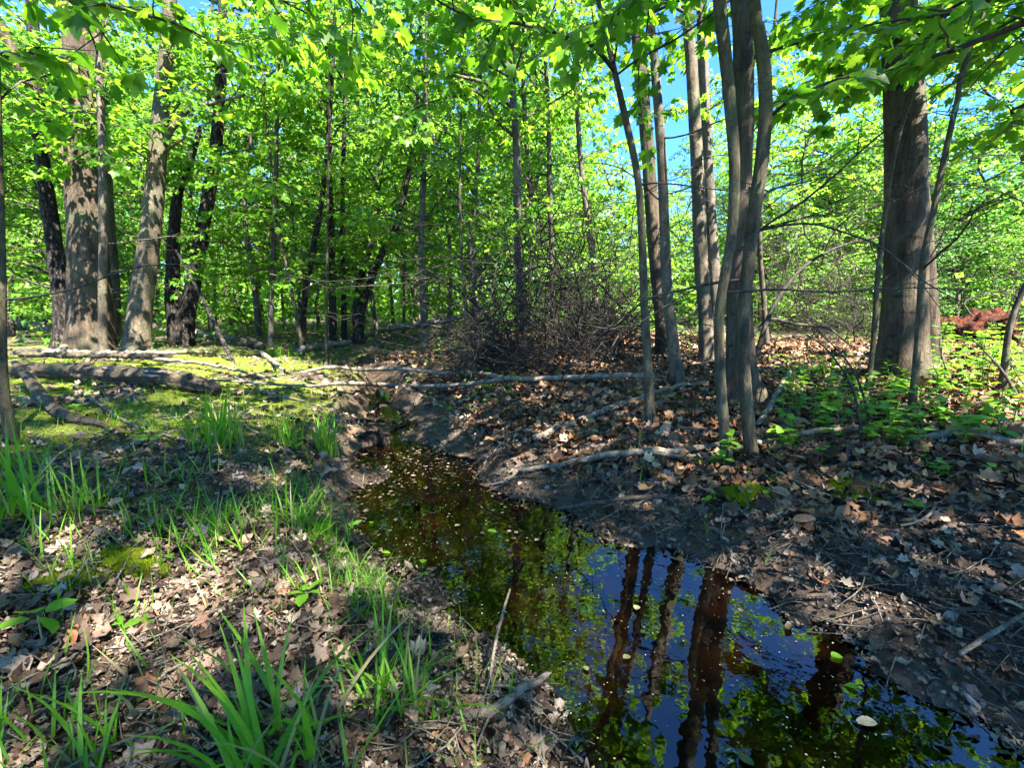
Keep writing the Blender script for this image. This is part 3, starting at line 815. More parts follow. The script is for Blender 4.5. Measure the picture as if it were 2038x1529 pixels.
tree("maple_tree", "straight dark trunk rising through the brush pile, long limbs sweeping left",
     [(1036, 690, 20), (1035, 600, 17), (1030, 450, 16), (1028, 300, 15), (1020, 180, 13), (1016, 30, 11), (1014, 0, 10)], BARK_FAR, 9, 7, (1.6, 4.6), (0.9, 1.7), 0.085, 20,
     lmat=LEAF_MID, single=120, minpx=14,
     extra=[([(1020, 216, 10), (985, 175, 9), (930, 155, 7), (830, 140, 4)], -0.7, True),
            ([(1022, 270, 8), (985, 235, 6), (960, 190, 5), (900, 160, 3)], -0.4, True),
            ([(975, 178, 5), (920, 190, 4), (850, 205, 3), (770, 250, 2)], -0.9, True)], top=False)

# ------------------------------------------------------------------ trees of the right bank
tree("maple_sapling", "slim sapling in the leaf litter with a long branch arching to the left",
     [(1298, 846, 24), (1290, 740, 19), (1283, 620, 17), (1278, 480, 16), (1270, 360, 15), (1248, 250, 14), (1225, 150, 12), (1205, 60, 11), (1190, 0, 10)], BARK_THIN, 6, 4, (1.7, 3.2), (0.5, 1.0), 0.09, 30,
     flare=(0.3, 0.05), single=200,
     extra=[([(1222, 140, 9), (1180, 90, 9), (1120, 68, 8), (1040, 48, 7), (940, 35, 5), (870, 0, 4)], -0.7, True)], top=False)
tree("maple_tree", "smooth trunk with a pale flared foot behind the slim arching sapling",
     [(1356, 768, 26), (1345, 720, 24), (1328, 580, 22), (1322, 440, 21), (1316, 300, 20), (1302, 120, 18), (1290, 0, 16)], BARK_PALE, 10, 3, (1.8, 4.0), (0.7, 1.3), 0.09, 31, single=110, top=False)
tree("maple_tree", "grey-brown trunk furthest left of the right-hand cluster",
     [(1326, 704, 34), (1316, 620, 29), (1302, 480, 28), (1292, 340, 27), (1278, 170, 26), (1262, 0, 24)], BARK_BIG, 11, 3, (1.8, 4.8), (0.8, 1.5), 0.085, 32, single=70, top=False)
scarred = tree("maple_tree", "pale-footed trunk with a dark scar in the middle of the right-hand cluster",
     [(1412, 718, 36), (1404, 640, 29), (1394, 500, 28), (1388, 340, 26), (1378, 160, 24), (1368, 0, 22)], BARK_PALE, 11, 3, (1.8, 4.8), (0.8, 1.5), 0.085, 33, flare=(0.35, 0.1), single=70, top=False)
tree("maple_tree", "dark narrow trunk squeezed between the pale-footed trunk and the thick rooted one",
     [(1428, 690, 28), (1422, 560, 26), (1412, 400, 24), (1402, 200, 22), (1395, 0, 20)], BARK_FAR, 11, 4, (1.8, 4.8), (0.8, 1.4), 0.085, 34, Y=6.0, top=False)
tree("maple_tree", "thick mottled trunk with spreading roots at the heart of the right-hand cluster",
     [(1478, 800, 86), (1474, 740, 64), (1472, 640, 54), (1470, 500, 48), (1474, 360, 45), (1480, 220, 42), (1478, 80, 40), (1472, 0, 38)], BARK_BIG, 11, 3, (1.9, 4.2), (0.6, 1.2), 0.09, 35,
     rough=0.07, flare=(0.45, 0.12), single=150, topscale=1.2)
tree("maple_tree", "mossy bent stem in front of the thick rooted trunk, left of the near pair",
     [(1456, 926, 27), (1442, 860, 24), (1434, 760, 23), (1431, 640, 22), (1440, 560, 22), (1456, 470, 22), (1462, 340, 24), (1452, 200, 26), (1440, 80, 28), (1432, 0, 30)], BARK_THIN, 7, 5, (1.6, 3.0), (0.5, 0.9), 0.095, 36,
     rough=0.07, flare=(0.35, 0.05), single=220, top=False)
tree("maple_tree", "mossy bent stem in front of the thick rooted trunk, right of the near pair",
     [(1506, 912, 30), (1490, 850, 27), (1481, 740, 26), (1479, 640, 26), (1488, 540, 27), (1500, 430, 28), (1516, 320, 29), (1524, 220, 29), (1520, 130, 28), (1508, 50, 28), (1500, 0, 27)], BARK_THIN, 7, 5, (1.7, 3.1), (0.5, 1.0), 0.095, 37,
     rough=0.07, flare=(0.35, 0.05), single=220,
     extra=[([(1523, 240, 9), (1590, 185, 7), (1660, 160, 6), (1720, 140, 4)], -0.2, True)], top=False)
tree("maple_sapling", "thin dark sapling right behind the near pair of bent stems",
     [(1528, 690, 13), (1520, 600, 11), (1512, 480, 10), (1520, 300, 9), (1535, 120, 7)], BARK_TWIG, 6, 5, (1.5, 4.0), (0.6, 1.2), 0.085, 38, top=False)
tree("maple_tree", "big smooth trunk standing alone on the right, dark flared foot",
     [(1796, 752, 122), (1797, 700, 104), (1800, 600, 96), (1803, 480, 92), (1803, 340, 90), (1800, 200, 88), (1794, 90, 82), (1788, 0, 78)], BARK_BIG, 12, 3, (2.0, 3.8), (0.6, 1.2), 0.095, 39,
     rough=0.035, flare=(0.35, 0.14), single=160, topscale=1.4)
tree("maple_tree", "second grey trunk tucked behind the right side of the big lone trunk",
     [(1852, 724, 58), (1848, 640, 46), (1840, 500, 42), (1828, 340, 38), (1818, 150, 34), (1812, 0, 30)], BARK_BIG, 11, 3, (2.0, 4.2), (0.7, 1.2), 0.09, 40, flare=(0.3, 0.12), top=False)
tree("maple_sapling", "thin pale sapling leaning right, in front of the big lone trunk's left side",
     [(1726, 776, 13), (1738, 680, 12), (1746, 560, 12), (1762, 420, 11), (1784, 290, 10), (1815, 190, 8), (1840, 120, 6)], BARK_THIN, 3.0, 3, (1.6, 2.6), (0.4, 0.7), 0.085, 41, top=False, single=60, flare=(0.3, 0.04))
tree("maple_sapling", "pale crooked sapling in front of the big lone trunk's right side",
     [(1815, 818, 20), (1822, 740, 17), (1830, 640, 16), (1838, 520, 16), (1858, 420, 15), (1880, 310, 14), (1905, 200, 13), (1930, 100, 12)], BARK_THIN, 5, 5, (1.6, 3.0), (0.6, 1.1), 0.09, 42, single=140, flare=(0.3, 0.04), top=False)
tree("maple_sapling", "slim dark sapling bending out of the picture at the right edge",
     [(1998, 786, 18), (2000, 720, 16), (2010, 650, 15), (2032, 585, 13), (2080, 480, 12), (2110, 300, 10)], BARK_TWIG, 5, 5, (1.4, 3.2), (0.6, 1.2), 0.085, 43, single=90, top=False)

t, cb, TP, TR = scarred
i = int(np.argmin(np.abs(TP[:, 2] - at(1405, 678, cb[1])[2]))); u = depth_scale(TP[i])
for k, st in enumerate([[(-8, 5), (-8, -4)], [(-4, 4), (-4, -5)], [(-4, 4), (-1, -1), (2, 4)], [(2, 4), (2, -5)], [(6, 2), (8, 5), (10, 2), (8, 0), (6, 2)]]):
    q = np.array([TP[i] - cb + np.array([x_ * u, -math.sqrt(max(1e-6, TR[i] ** 2 - (x_ * u) ** 2)) * 1.0, z_ * u]) for x_, z_ in st])
    mb = MB(); tube(mb, q, np.full(len(q), 0.9 * u), 5); obj("carved_mark", mb.mesh("carved_mark"), BARK_DARK, t)

# ------------------------------------------------------------------ trees just outside the frame whose leafy branches hang into it
def outside_tree(label, base, top, branches, seed, size=0.072, rb=0.10):
    rng = np.random.default_rng(3000 + seed)
    b = np.array([base[0], base[1], gz(*base)])
    t = thing("maple_tree", label, "tree", b)
    P, r = resample(np.array([b - [0, 0, 0.1], b + [0.02, 0.03, 1.5], b + [0.0, 0.0, 3.5], b + [0.1, 0.1, top]]), np.array([rb * 1.2, rb, rb * 0.85, rb * 0.3]), 0.12)
    obj("trunk", trunk_mesh(P, r, b, 16, 0.05, seed, (0.4, 0.12)), BARK_BIG, t)
    L = Leaves()
    for z, pts, r0 in branches:
        s = P[int(np.argmin(np.abs(P[:, 2] - z)))]
        m2 = MB()
        leafy_limb(m2, L, np.array([s] + [np.array(q) for q in pts]), r0, rng, size, 0.10, 0.16, 0.45, 0.3, 6)
        for v in m2.v: v -= b.astype(np.float32)
        obj("branch", m2.mesh("branch"), BARK_TWIG, t)
    finish_leaves(t, L, b, LEAF_NEAR, 300, 22, MAPLE)
    w, lv = TOPS[seed % 4]
    M = Matrix.Translation(Vector((0.1, 0.1, top - 1.5))) @ Matrix.Rotation(seed * 1.3, 4, 'Z') @ Matrix.Scale(0.9, 4)
    obj("upper_limbs", w, None, t, mw=M)["kind"] = "stuff"; obj("upper_crown", lv, None, t, mw=M)["kind"] = "stuff"

outside_tree("maple whose big-leaved branches hang into the top right corner", (3.0, 1.0), 8,
             [(2.2, [at(2000, 60, 1.9), at(1890, 100, 1.9), at(1760, 150, 2.2), at(1640, 220, 2.5)], 0.014),
              (2.5, [at(2080, -60, 1.8), at(1920, 20, 2.0), at(1780, 40, 2.2), at(1600, 70, 2.6)], 0.014),
              (2.6, [at(1960, -20, 2.8), at(1800, 60, 3.2), at(1660, 130, 3.5), at(1550, 200, 3.7)], 0.012),
              (2.8, [at(1900, -80, 3.0), at(1720, 0, 3.4), at(1580, 60, 3.8), at(1400, 90, 4.0)], 0.012),
              (1.9, [at(2100, 180, 2.2), at(2020, 240, 2.4), at(1960, 290, 2.7)], 0.010),
              (2.7, [at(1900, -120, 2.2), at(1740, -40, 2.4), at(1640, 20, 2.6)], 0.012),
              (2.4, [at(2050, 20, 2.6), at(1960, 90, 2.8), at(1870, 170, 3.0)], 0.010)], 1)
outside_tree("maple whose branches hang across the top left of the picture", (-3.0, 0.9), 8,
             [(2.3, [at(60, -40, 1.9), at(220, 10, 1.8), at(360, 50, 1.8), at(470, 110, 1.9)], 0.012),
              (2.0, [at(-60, 100, 1.9), at(60, 90, 2.0), at(160, 150, 2.2)], 0.009),
              (2.7, [at(200, -140, 2.2), at(420, -60, 2.2), at(600, 20, 2.3), at(720, 100, 2.4)], 0.012)], 2)
outside_tree("maple beside the viewer whose branches droop along the top middle of the picture", (-0.9, -1.4), 8,
             [(2.9, [(-0.3, 0.5, 3.0), at(620, -120, 2.2), at(700, 0, 2.4), at(690, 160, 2.6)], 0.012),
              (3.1, [(0.1, 0.6, 3.2), at(980, -140, 2.3), at(1010, 10, 2.6), at(960, 120, 2.8)], 0.012),
              (3.2, [(0.5, 0.7, 3.3), at(1300, -140, 2.4), at(1290, 40, 2.8), at(1270, 160, 3.0), at(1290, 300, 3.1)], 0.010),
              (2.8, [(-0.6, 0.6, 2.9), at(480, -100, 2.4), at(560, 60, 2.7), at(600, 140, 3.0)], 0.010)], 3)

# ------------------------------------------------------------------ background woodland: a few kinds, each tree an individual
def make_bg(seed, H, rad, nl, size, zlow, trunk_r, twig=0.75, gapl=0.085):
    rng = np.random.default_rng(seed)
    tp = np.array([(0, 0, -0.15)] + [(rng.normal(0, 0.05) * k, rng.normal(0, 0.05) * k, H * k / 7) for k in range(1, 8)])
    P, r = resample(tp, np.linspace(trunk_r, trunk_r * 0.2, 8), 0.3)
    m1 = MB(); tube(m1, P, r, 8, 0.08, seed, (0.4, 0.15))
    trunk = m1.mesh("trunk"); trunk.materials.append(BARK_FAR)
    m2 = MB(); L = Leaves()
    for k in range(nl):
        u = rng.random()
        z = zlow + (H * 0.97 - zlow) * u
        prof = 0.45 + 0.55 * math.sin(math.pi * min(1, 0.15 + 0.85 * u))
        i = int(np.argmin(np.abs(P[:, 2] - z)))
        LP = free_limb(P[i], rng.uniform(0, 6.283), rng.uniform(0.1, 0.9), rad * prof * rng.uniform(0.6, 1.15), rng, -0.07, 6, 0.13)
        leafy_limb(m2, L, LP, 0.022, rng, size, gapl, 0.2, twig, 0.2, 3)
    wood = m2.mesh("branches"); wood.materials.append(BARK_TWIG)
    lm = MB(); scatter(lm, LEAF_S, *L.arrays())
    lv = lm.mesh("crown"); lv.materials.append(LEAF_FAR)
    return trunk, wood, lv

KINDS = [make_bg(200 + k, *a) for k, a in enumerate([
    (11.0, 2.5, 62, 0.115, 0.7, 0.10), (9.0, 2.2, 56, 0.11, 0.5, 0.07), (13.0, 2.8, 60, 0.12, 1.8, 0.14),
    (6.0, 1.9, 44, 0.10, 0.4, 0.045), (4.2, 1.6, 38, 0.09, 0.3, 0.03), (12.0, 2.4, 52, 0.12, 2.4, 0.12), (7.5, 2.0, 40, 0.10, 2.1, 0.06), (6.0, 1.7, 30, 0.095, 1.7, 0.045)])]

def bg_tree(kind, x, y, rz, sc, label, group, cool=False):
    tr, wd, lv = KINDS[kind]
    t = thing("woodland_tree" if kind != 4 else "understorey_tree", label, "tree", (x, y, gz(x, y)), group)
    M = Matrix.Rotation(rz, 4, 'Z') @ Matrix.Diagonal((sc[0], sc[0], sc[1], 1))
    for nm, me in (("trunk", tr), ("branches", wd), ("crown", lv)):
        o = obj(nm, me, None, t, mw=M)
        if nm != "trunk": o["kind"] = "stuff"
        if nm == "crown" and cool:
            o.material_slots[0].link = 'OBJECT'; o.material_slots[0].material = LEAF_COOL
    return t

rng = np.random.default_rng(55)
BG = []
def ok(x, y, dmin):
    return all((x - a) ** 2 + (y - b) ** 2 > dmin * dmin for a, b in BG)
def sector(n, px0, px1, d0, d1, kinds, smin, smax, label, group, dmin=1.3):
    c = 0; tries = 0
    while c < n and tries < n * 40:
        tries += 1
        px = rng.uniform(px0, px1); d = math.sqrt(rng.uniform(d0 * d0, d1 * d1))
        x, y = d * (px - 1019) / F, d
        if not ok(x, y, dmin): continue
        BG.append((x, y)); c += 1
        s = rng.uniform(smin, smax)
        bg_tree(int(rng.choice(kinds)), x, y, rng.uniform(0, 6.28), (s, s * rng.uniform(0.85, 1.15)), label, group, cool=rng.random() < (0.5 if px > 1850 else 0.22))
sector(28, -250, 560, 8.0, 17, [6, 6, 7, 7, 3], 0.85, 1.15, "leafy maple in the woods behind the left bank trunks", "woods behind the left bank")
sector(28, 480, 1120, 8.5, 17, [6, 7, 7, 3], 0.85, 1.1, "leafy maple in the sunlit woods behind the stream's far bend", "woods behind the far bend")
sector(11, 1100, 1480, 11, 20, [4, 4, 4, 3], 0.8, 1.0, "low leafy maple behind the right-hand cluster of trunks", "low trees behind the right-hand cluster")
sector(16, 1480, 1800, 10.5, 18, [4, 3, 3], 0.95, 1.2, "bright bushy tree beyond the clearing on the right", "bushy trees beyond the clearing")
sector(15, 1830, 2400, 8.5, 18, [1, 3, 3], 0.8, 1.05, "leafy maple in the woods behind the big lone trunk", "woods at the right edge")
sector(28, -300, 1150, 18, 32, [0, 2, 5, 1], 1.0, 1.35, "tall maple deep in the woods left of the stream", "deep woods left of the stream", 2.0)
sector(10, 1150, 1500, 21, 32, [1, 3, 1], 0.8, 1.05, "tree far behind the right-hand cluster of trunks", "far trees behind the right-hand cluster", 2.0)
sector(18, 1500, 2400, 20, 32, [1, 1, 3], 1.0, 1.3, "tree far beyond the clearing on the right", "far trees beyond the clearing", 2.0)
sector(8, -150, 900, 8.5, 12, [4], 0.5, 0.7, "small leafy understorey maple behind the left bank", "understorey behind the left bank", 1.0)
sector(7, 850, 1300, 8.2, 11, [4], 0.6, 0.85, "small leafy understorey maple behind the brush pile", "understorey behind the brush pile", 1.0)
sector(8, 1480, 2100, 8.0, 11, [4], 0.5, 0.7, "small leafy understorey maple behind the bare thicket", "understorey behind the thicket", 1.0)
for q, (x, y, kd, sc_) in enumerate([(2.4, -3.4, 1, 1.0), (5.4, -2.2, 0, 1.0), (3.7, -1.5, 6, 0.95), (3.8, -5.4, 2, 1.1)]):  # unseen trees added toward the sun to keep direct light off the foreground
    bg_tree(kd, x, y, q * 1.7, (sc_, sc_), "unseen maple added behind the viewer to shade the foreground", "shade trees added behind the viewer")

# low undergrowth between the trunks and a far wood, each of which reads as one mass
mbw = MB()
n = 22000
a = rng.uniform(-1.1, 1.1, n); d = np.sqrt(rng.uniform(9.5 ** 2, 34 ** 2, n))
x, y = d * np.sin(a), d * np.cos(a)
k = sstep(0.25, 0.6, 0.5 + 0.5 * vn(x * 0.45, y * 0.45, 33)) > rng.random(n); x, y, d = x[k], y[k], d[k]; n = len(x)
scatter(mbw, LEAF_S, np.column_stack([x, y, ground(x, y) + rng.random(n) ** 1.4 * (0.5 + d * 0.05)]), rng.normal(0, 1, (n, 3)), rng.normal(0, 0.5, (n, 3)) + [0, 0, 0.8], rng.uniform(0.08, 0.13, n) * (0.7 + d / 18))
o = obj("undergrowth", mbw.mesh("undergrowth"), LEAF_FAR); o["kind"] = "stuff"; tag(o, "low green undergrowth between the far trunks", "undergrowth")
mbw = MB()
n = 60000
a = rng.uniform(-1.2, 1.2, n); d = rng.uniform(34, 52, n)
hmax = np.where(a > 0.12, 7.0, 14.0) * (0.75 + 0.35 * vn(a * 14, d * 0.0, 31))
z = rng.random(n) ** 1.25 * hmax
scatter(mbw, DIAMOND, np.column_stack([d * np.sin(a), d * np.cos(a), z]), rng.normal(0, 1, (n, 3)), rng.normal(0, 0.6, (n, 3)) + [0, -0.3, 0.6], rng.uniform(0.35, 0.7, n))
fw = obj("far_woodland", mbw.mesh("far_woodland"), LEAF_FAR); fw["kind"] = "stuff"; tag(fw, "mass of far green woodland closing the view", "woodland")
print("single leaves", LEAF_OBJECTS, "bg trees", len(BG))

# ------------------------------------------------------------------ dead wood lying about
def lay(pts, lift=0.0):
    """pixel points (px, py, width px[, extra lift m]) laid on the ground"""
    P, r = [], []
    for q in pts:
        g = gp(q[0], q[1]); w = 0.5 * q[2] * depth_scale(g)
        P.append([g[0], g[1], g[2] + w * 0.7 + lift + (0.028 if q[0] > 1000 or 600 < q[1] < 800 else 0.012) + (q[3] if len(q) > 3 else 0)]); r.append(w)   # on top of the litter
    return np.array(P), np.array(r)

def stick(label, pts, mat=WOOD_DEAD, name="stick", cat="stick", lift=0.0, sides=8, rough=0.10, seed=0, group=None, forks=(), step=0.04):
    P, r = lay(pts, lift)
    base = P[0].copy()
    rng = np.random.default_rng(4000 + seed)
    P2, r2 = resample(P, r, step)
    P2 = P2 + 0.25 * r2[:, None] * rng.normal(0, 1, (len(P2), 3))
    mb = MB(); tube(mb, P2 - base, r2, sides, rough, seed)
    if not forks:
        o = obj(name, mb.mesh(name), mat, None, base)
        return tag(o, label, cat, group)
    t = thing(name, label, cat, base, group)
    obj("stem", mb.mesh("stem"), mat, t)
    for k, fk in enumerate(forks):
        FP, fr = lay(fk, lift)
        FP, fr = resample(FP, fr, step)
        m2 = MB(); tube(m2, FP - base, fr, sides, rough, seed + 9 + k)
        obj("fork", m2.mesh("fork"), mat, t)
    return t

stick("long forked grey branch lying right across the stream", [(1300, 772, 11, 0.05), (1180, 772, 11, 0.05), (1080, 774, 10, 0.04), (1000, 775, 10, 0.05)], name="fallen_branch", cat="branch", seed=1, step=0.06,
      forks=[[(1004, 775, 10, 0.05), (950, 764, 8, 0.06), (880, 764, 8, 0.06), (800, 768, 8, 0.12), (720, 764, 7, 0.10), (660, 750, 7, 0.05), (600, 757, 5, 0.03)],
             [(1004, 776, 9, 0.05), (930, 786, 8, 0.05), (850, 792, 9, 0.06), (760, 794, 9, 0.10), (680, 793, 8, 0.08), (610, 788, 6, 0.04), (500, 778, 5, 0.03), (420, 770, 4, 0.02)]])
stick("pale stick running up through the rust leaves to the smooth trunk's foot", [(1066, 884, 14), (1110, 868, 13), (1180, 838, 12), (1260, 808, 11), (1330, 785, 10), (1400, 772, 8)], seed=2)
stick("long grey branch lying along the muddy edge of the right bank", [(1030, 950, 7), (1120, 938, 12), (1210, 922, 14), (1290, 914, 15), (1360, 912, 13), (1440, 900, 11)], seed=3, name="fallen_branch", cat="branch",
      forks=[[(1290, 916, 8), (1370, 922, 7), (1470, 905, 6), (1560, 890, 5)]])
stick("branch lying behind the feet of the near pair of bent stems", [(1490, 900, 11), (1560, 888, 12), (1610, 876, 13), (1680, 870, 12), (1760, 868, 10), (1840, 872, 9), (1940, 882, 7)], seed=4, name="fallen_branch", cat="branch",
      forks=[[(1560, 888, 9), (1500, 886, 8), (1430, 868, 6), (1350, 862, 4)]])
stick("thick short branch on the ground near the right edge", [(1800, 892, 12), (1860, 886, 16), (1915, 882, 20), (1960, 890, 16), (2038, 900, 16), (2100, 906, 14)], seed=5, name="fallen_branch", cat="branch")
stick("short twisted pale stick leaning by the roots of the thick rooted trunk", [(1508, 858, 10, 0.0), (1530, 835, 10, 0.03), (1552, 806, 9, 0.10), (1568, 792, 7, 0.14)], seed=6)
stick("dark wet stick half sunk at the right shore", [(1112, 1028, 8), (1180, 1018, 9), (1250, 1008, 9), (1330, 1002, 6)], BARK_TWIG, seed=7)
stick("thin reddish forked twig at the water's edge", [(975, 972, 4), (1010, 970, 5), (1030, 950, 5), (1045, 940, 4)], WOOD_DEAD, seed=8, forks=[[(1030, 950, 4), (1000, 945, 3), (975, 950, 2)]])
stick("slim twig slanting over the litter below the near pair of stems", [(1470, 900, 5), (1540, 950, 5), (1620, 990, 4), (1690, 1015, 3)], seed=9)
stick("pale stick beside the water near the bottom of the picture", [(840, 1470, 16), (930, 1448, 20), (1000, 1420, 20), (1040, 1400, 16), (1085, 1375, 9)], seed=10)
stick("thin upright twig poking out of the water by the pale stick", [(972, 1378, 6, 0.0), (985, 1340, 6, 0.05), (1000, 1300, 6, 0.09), (1015, 1275, 4, 0.12)], seed=11)
stick("thin twig crossing the tip of the pale stick", [(972, 1378, 6), (1010, 1392, 6), (1050, 1410, 5), (1080, 1432, 3)], seed=12)
stick("straight thin stick lying on the left foreground litter", [(380, 1120, 9), (440, 1150, 9), (478, 1172, 8)], seed=13)
stick("short thick stick on the left foreground litter", [(345, 1170, 13), (380, 1172, 14), (405, 1174, 12)], seed=14)
stick("long bent stick in the bottom left corner", [(20, 1445, 11), (90, 1410, 11), (160, 1370, 10), (200, 1335, 8)], WOOD_ROT, seed=15)
stick("dark wet branch end sunk in the water near the grass tuft", [(800, 1285, 12), (870, 1282, 18), (930, 1288, 15), (975, 1290, 8)], BARK_DARK, seed=16)
stick("dark sunken stick beside the sunken branch end", [(930, 1246, 6), (980, 1240, 8), (1025, 1228, 6)], BARK_DARK, seed=17)
stick("long thin stick lying over the left mossy bank", [(146, 775, 5), (200, 812, 6), (260, 850, 6), (330, 872, 5), (400, 890, 4)], seed=18)
stick("pale stick lying behind the dark branch stub on the left bank", [(0, 806, 7), (80, 800, 8), (140, 800, 7), (175, 812, 5)], seed=19)
stick("leaning dead pole propped against the black two-stemmed tree", [(466, 722, 11, 0.0), (448, 690, 10, 0.12), (430, 660, 10, 0.26)], WOOD_DEAD, seed=20) if False else None
stick("long grey stick in front of the left trunks", [(30, 712, 8, 0.02), (120, 712, 10, 0.03), (220, 718, 10, 0.03), (330, 716, 9, 0.03), (430, 712, 7, 0.02)], seed=21)
stick("pale curved branch against the foot of the massive left trunk", [(90, 714, 10, 0.02), (150, 700, 11, 0.04), (190, 690, 11, 0.06), (240, 684, 8, 0.05)], seed=22)
stick("thin branch lying behind the rotten log", [(200, 720, 7, 0.02), (300, 728, 8, 0.03), (400, 738, 7, 0.03), (480, 752, 6, 0.02), (560, 770, 4, 0.02)], seed=23)
stick("dark stick parallel to the rotten log", [(40, 722, 9, 0.05), (140, 728, 10, 0.06), (260, 730, 9, 0.06), (345, 726, 7, 0.04)], WOOD_ROT, seed=24)
stick("short stick on the mossy bank beside the stream", [(520, 708, 8), (545, 730, 8), (565, 745, 6)], seed=25)
stick("grey twig running through the moss toward the grass tufts", [(470, 760, 5), (530, 790, 5), (590, 800, 4), (640, 815, 3)], seed=26)
stick("dark log end on the crest of the left bank", [(470, 686, 16), (500, 692, 17), (525, 698, 12)], WOOD_ROT, seed=27)
stick("thin stick lying among the grass on the left bank", [(480, 850, 5), (540, 880, 5), (600, 905, 4)], seed=28)
stick("small stick lying near the right foreground edge", [(1905, 1325, 9), (1960, 1290, 9), (2038, 1245, 8)], seed=29)
stick("bent twig in the dark right foreground mud", [(1790, 1065, 5), (1840, 1050, 6), (1860, 1020, 5)], seed=30)
stick("thin stick by the shore of the right foreground", [(1560, 1212, 7), (1600, 1206, 8), (1650, 1202, 6)], WOOD_ROT, seed=31)
stick("slim grey stick lying in the rust leaves right of the brush pile", [(1250, 838, 5), (1330, 800, 6), (1380, 780, 5)], seed=32)
stick("wet black stick across the stream's narrow part", [(700, 848, 7, 0.02), (760, 850, 8, 0.02), (810, 852, 5, 0.01)], BARK_DARK, seed=33)

g = gp(752, 888); t = thing("root_clump", "black muddy root clump standing in the narrow upper stream", "roots", g)
for k, (dx, h_, r_) in enumerate([(-0.07, 0.07, 0.012), (-0.02, 0.08, 0.018), (0.02, 0.075, 0.022), (0.05, 0.08, 0.016), (0.0, 0.10, 0.009)]):
    mb = MB(); P2, r2 = resample(np.array([[dx, 0.01 * k, -0.06], [dx + 0.004, 0.01 * k, h_ * 0.6], [dx - 0.006, 0.012 * k, h_]]), np.array([r_ * 1.2, r_, r_ * 0.6]), 0.01)
    tube(mb, P2, r2, 9, 0.4, k); obj("root", mb.mesh("root"), BARK_DARK, t)
mb = MB(); tube(mb, *resample(np.array([[-0.13, 0.02, 0.05], [-0.05, 0.01, 0.085], [0.07, 0.02, 0.075]]), np.array([0.012, 0.015, 0.010]), 0.01), 8, 0.4, 9); obj("root", mb.mesh("root"), BARK_DARK, t)

# logs in the distance
stick("long bleached log propped up behind the far bank", [(706, 682, 9, 0.02), (760, 668, 11, 0.05), (830, 668, 12, 0.16), (900, 672, 11, 0.30), (950, 674, 8, 0.40)], WOOD_PALE, name="fallen_log", cat="log", seed=40)
stick("dark branch lying under the bleached log", [(760, 678, 7), (840, 672, 8), (900, 674, 6), (930, 680, 4)], WOOD_ROT, name="fallen_branch", cat="branch", seed=41)
stick("pale log lying behind the black two-stemmed tree", [(285, 662, 13), (340, 668, 14), (420, 676, 13), (480, 684, 10), (520, 690, 8)], WOOD_PALE, name="fallen_log", cat="log", seed=42)
stick("mossy log at the left edge behind the dark flaky tree", [(-40, 654, 16), (30, 655, 18), (100, 660, 14)], WOOD_DEAD, name="fallen_log", cat="log", seed=43)
stick("upper log at the left edge behind the dark flaky tree", [(-40, 642, 12, 0.05), (40, 641, 12, 0.05), (110, 642, 10, 0.03)], WOOD_ROT, name="fallen_log", cat="log", seed=44)
stick("pale log where the stream bends out of sight", [(596, 706, 14), (650, 694, 12), (700, 686, 8)], WOOD_PALE, name="fallen_log", cat="log", seed=45)

# leaning pole by the two-stemmed tree
g = gp(466, 722)
Pp = np.array([[g[0], g[1], g[2] - 0.03], at(430, 650, g[1] + 0.25), at(395, 580, g[1] + 0.5), at(350, 498, g[1] + 0.8)])
PP, pr = resample(Pp, np.array([4.5, 4, 3.5, 2]) * depth_scale(g), 0.06)
mb = MB(); tube(mb, PP - g, pr, 8, 0.1, 5)
tag(obj("leaning_pole", mb.mesh("leaning_pole"), BARK_DARK, None, g), "thin dead pole leaning left against the black two-stemmed tree", "pole")

# rotten log, left bank
P, r = lay([(-80, 752, 30), (0, 752, 34), (120, 756, 36), (240, 766, 40), (330, 776, 44), (400, 786, 40), (438, 792, 22)])
base = P[0].copy(); P2, r2 = resample(P, r * 0.72, 0.03)
t = thing("rotten_log", "crumbling dark rotten log lying across the mossy left bank", "log", base)
mb = MB(); tube(mb, P2 - base, r2, 30, 0.42, 77); obj("log_body", mb.mesh("log_body"), WOOD_ROT, t)
rng = np.random.default_rng(9)
for k in range(26):
    i = rng.integers(int(len(P2) * 0.35), len(P2) - 2)
    d = unit(P2[min(i + 2, len(P2) - 1)] - P2[i - 2])
    a = rng.uniform(0.2, 2.9)
    q = P2[i] + r2[i] * 0.95 * (np.array([0, -1, 0]) * math.cos(a) + np.array([0, 0, 1]) * math.sin(a))
    ln = rng.uniform(0.10, 0.30)
    mb = MB(); pts = np.array([q - d * ln / 2, q + rng.normal(0, 0.006, 3), q + d * ln / 2 + rng.normal(0, 0.012, 3)]) - base
    tube(mb, *resample(pts, np.array([0.004, rng.uniform(0.008, 0.016), 0.003]), 0.04), 5, 0.3, k)
    obj("splinter", mb.mesh("splinter"), WOOD_ROT if k % 3 else WOOD_DEAD, t)
# dark stub in front of it
P, r = lay([(40, 774, 12, 0.14), (62, 792, 15, 0.09), (90, 815, 18, 0.04), (130, 838, 20, 0.0), (190, 850, 12, 0.0), (215, 856, 6, 0.0)])
base = P[3].copy(); P2, r2 = resample(P, r, 0.02)
mb = MB(); tube(mb, P2 - base, r2, 18, 0.3, 31)
tag(obj("branch_stub", mb.mesh("branch_stub"), WOOD_ROT, None, base), "dark broken branch stub rearing up on the left bank", "branch")

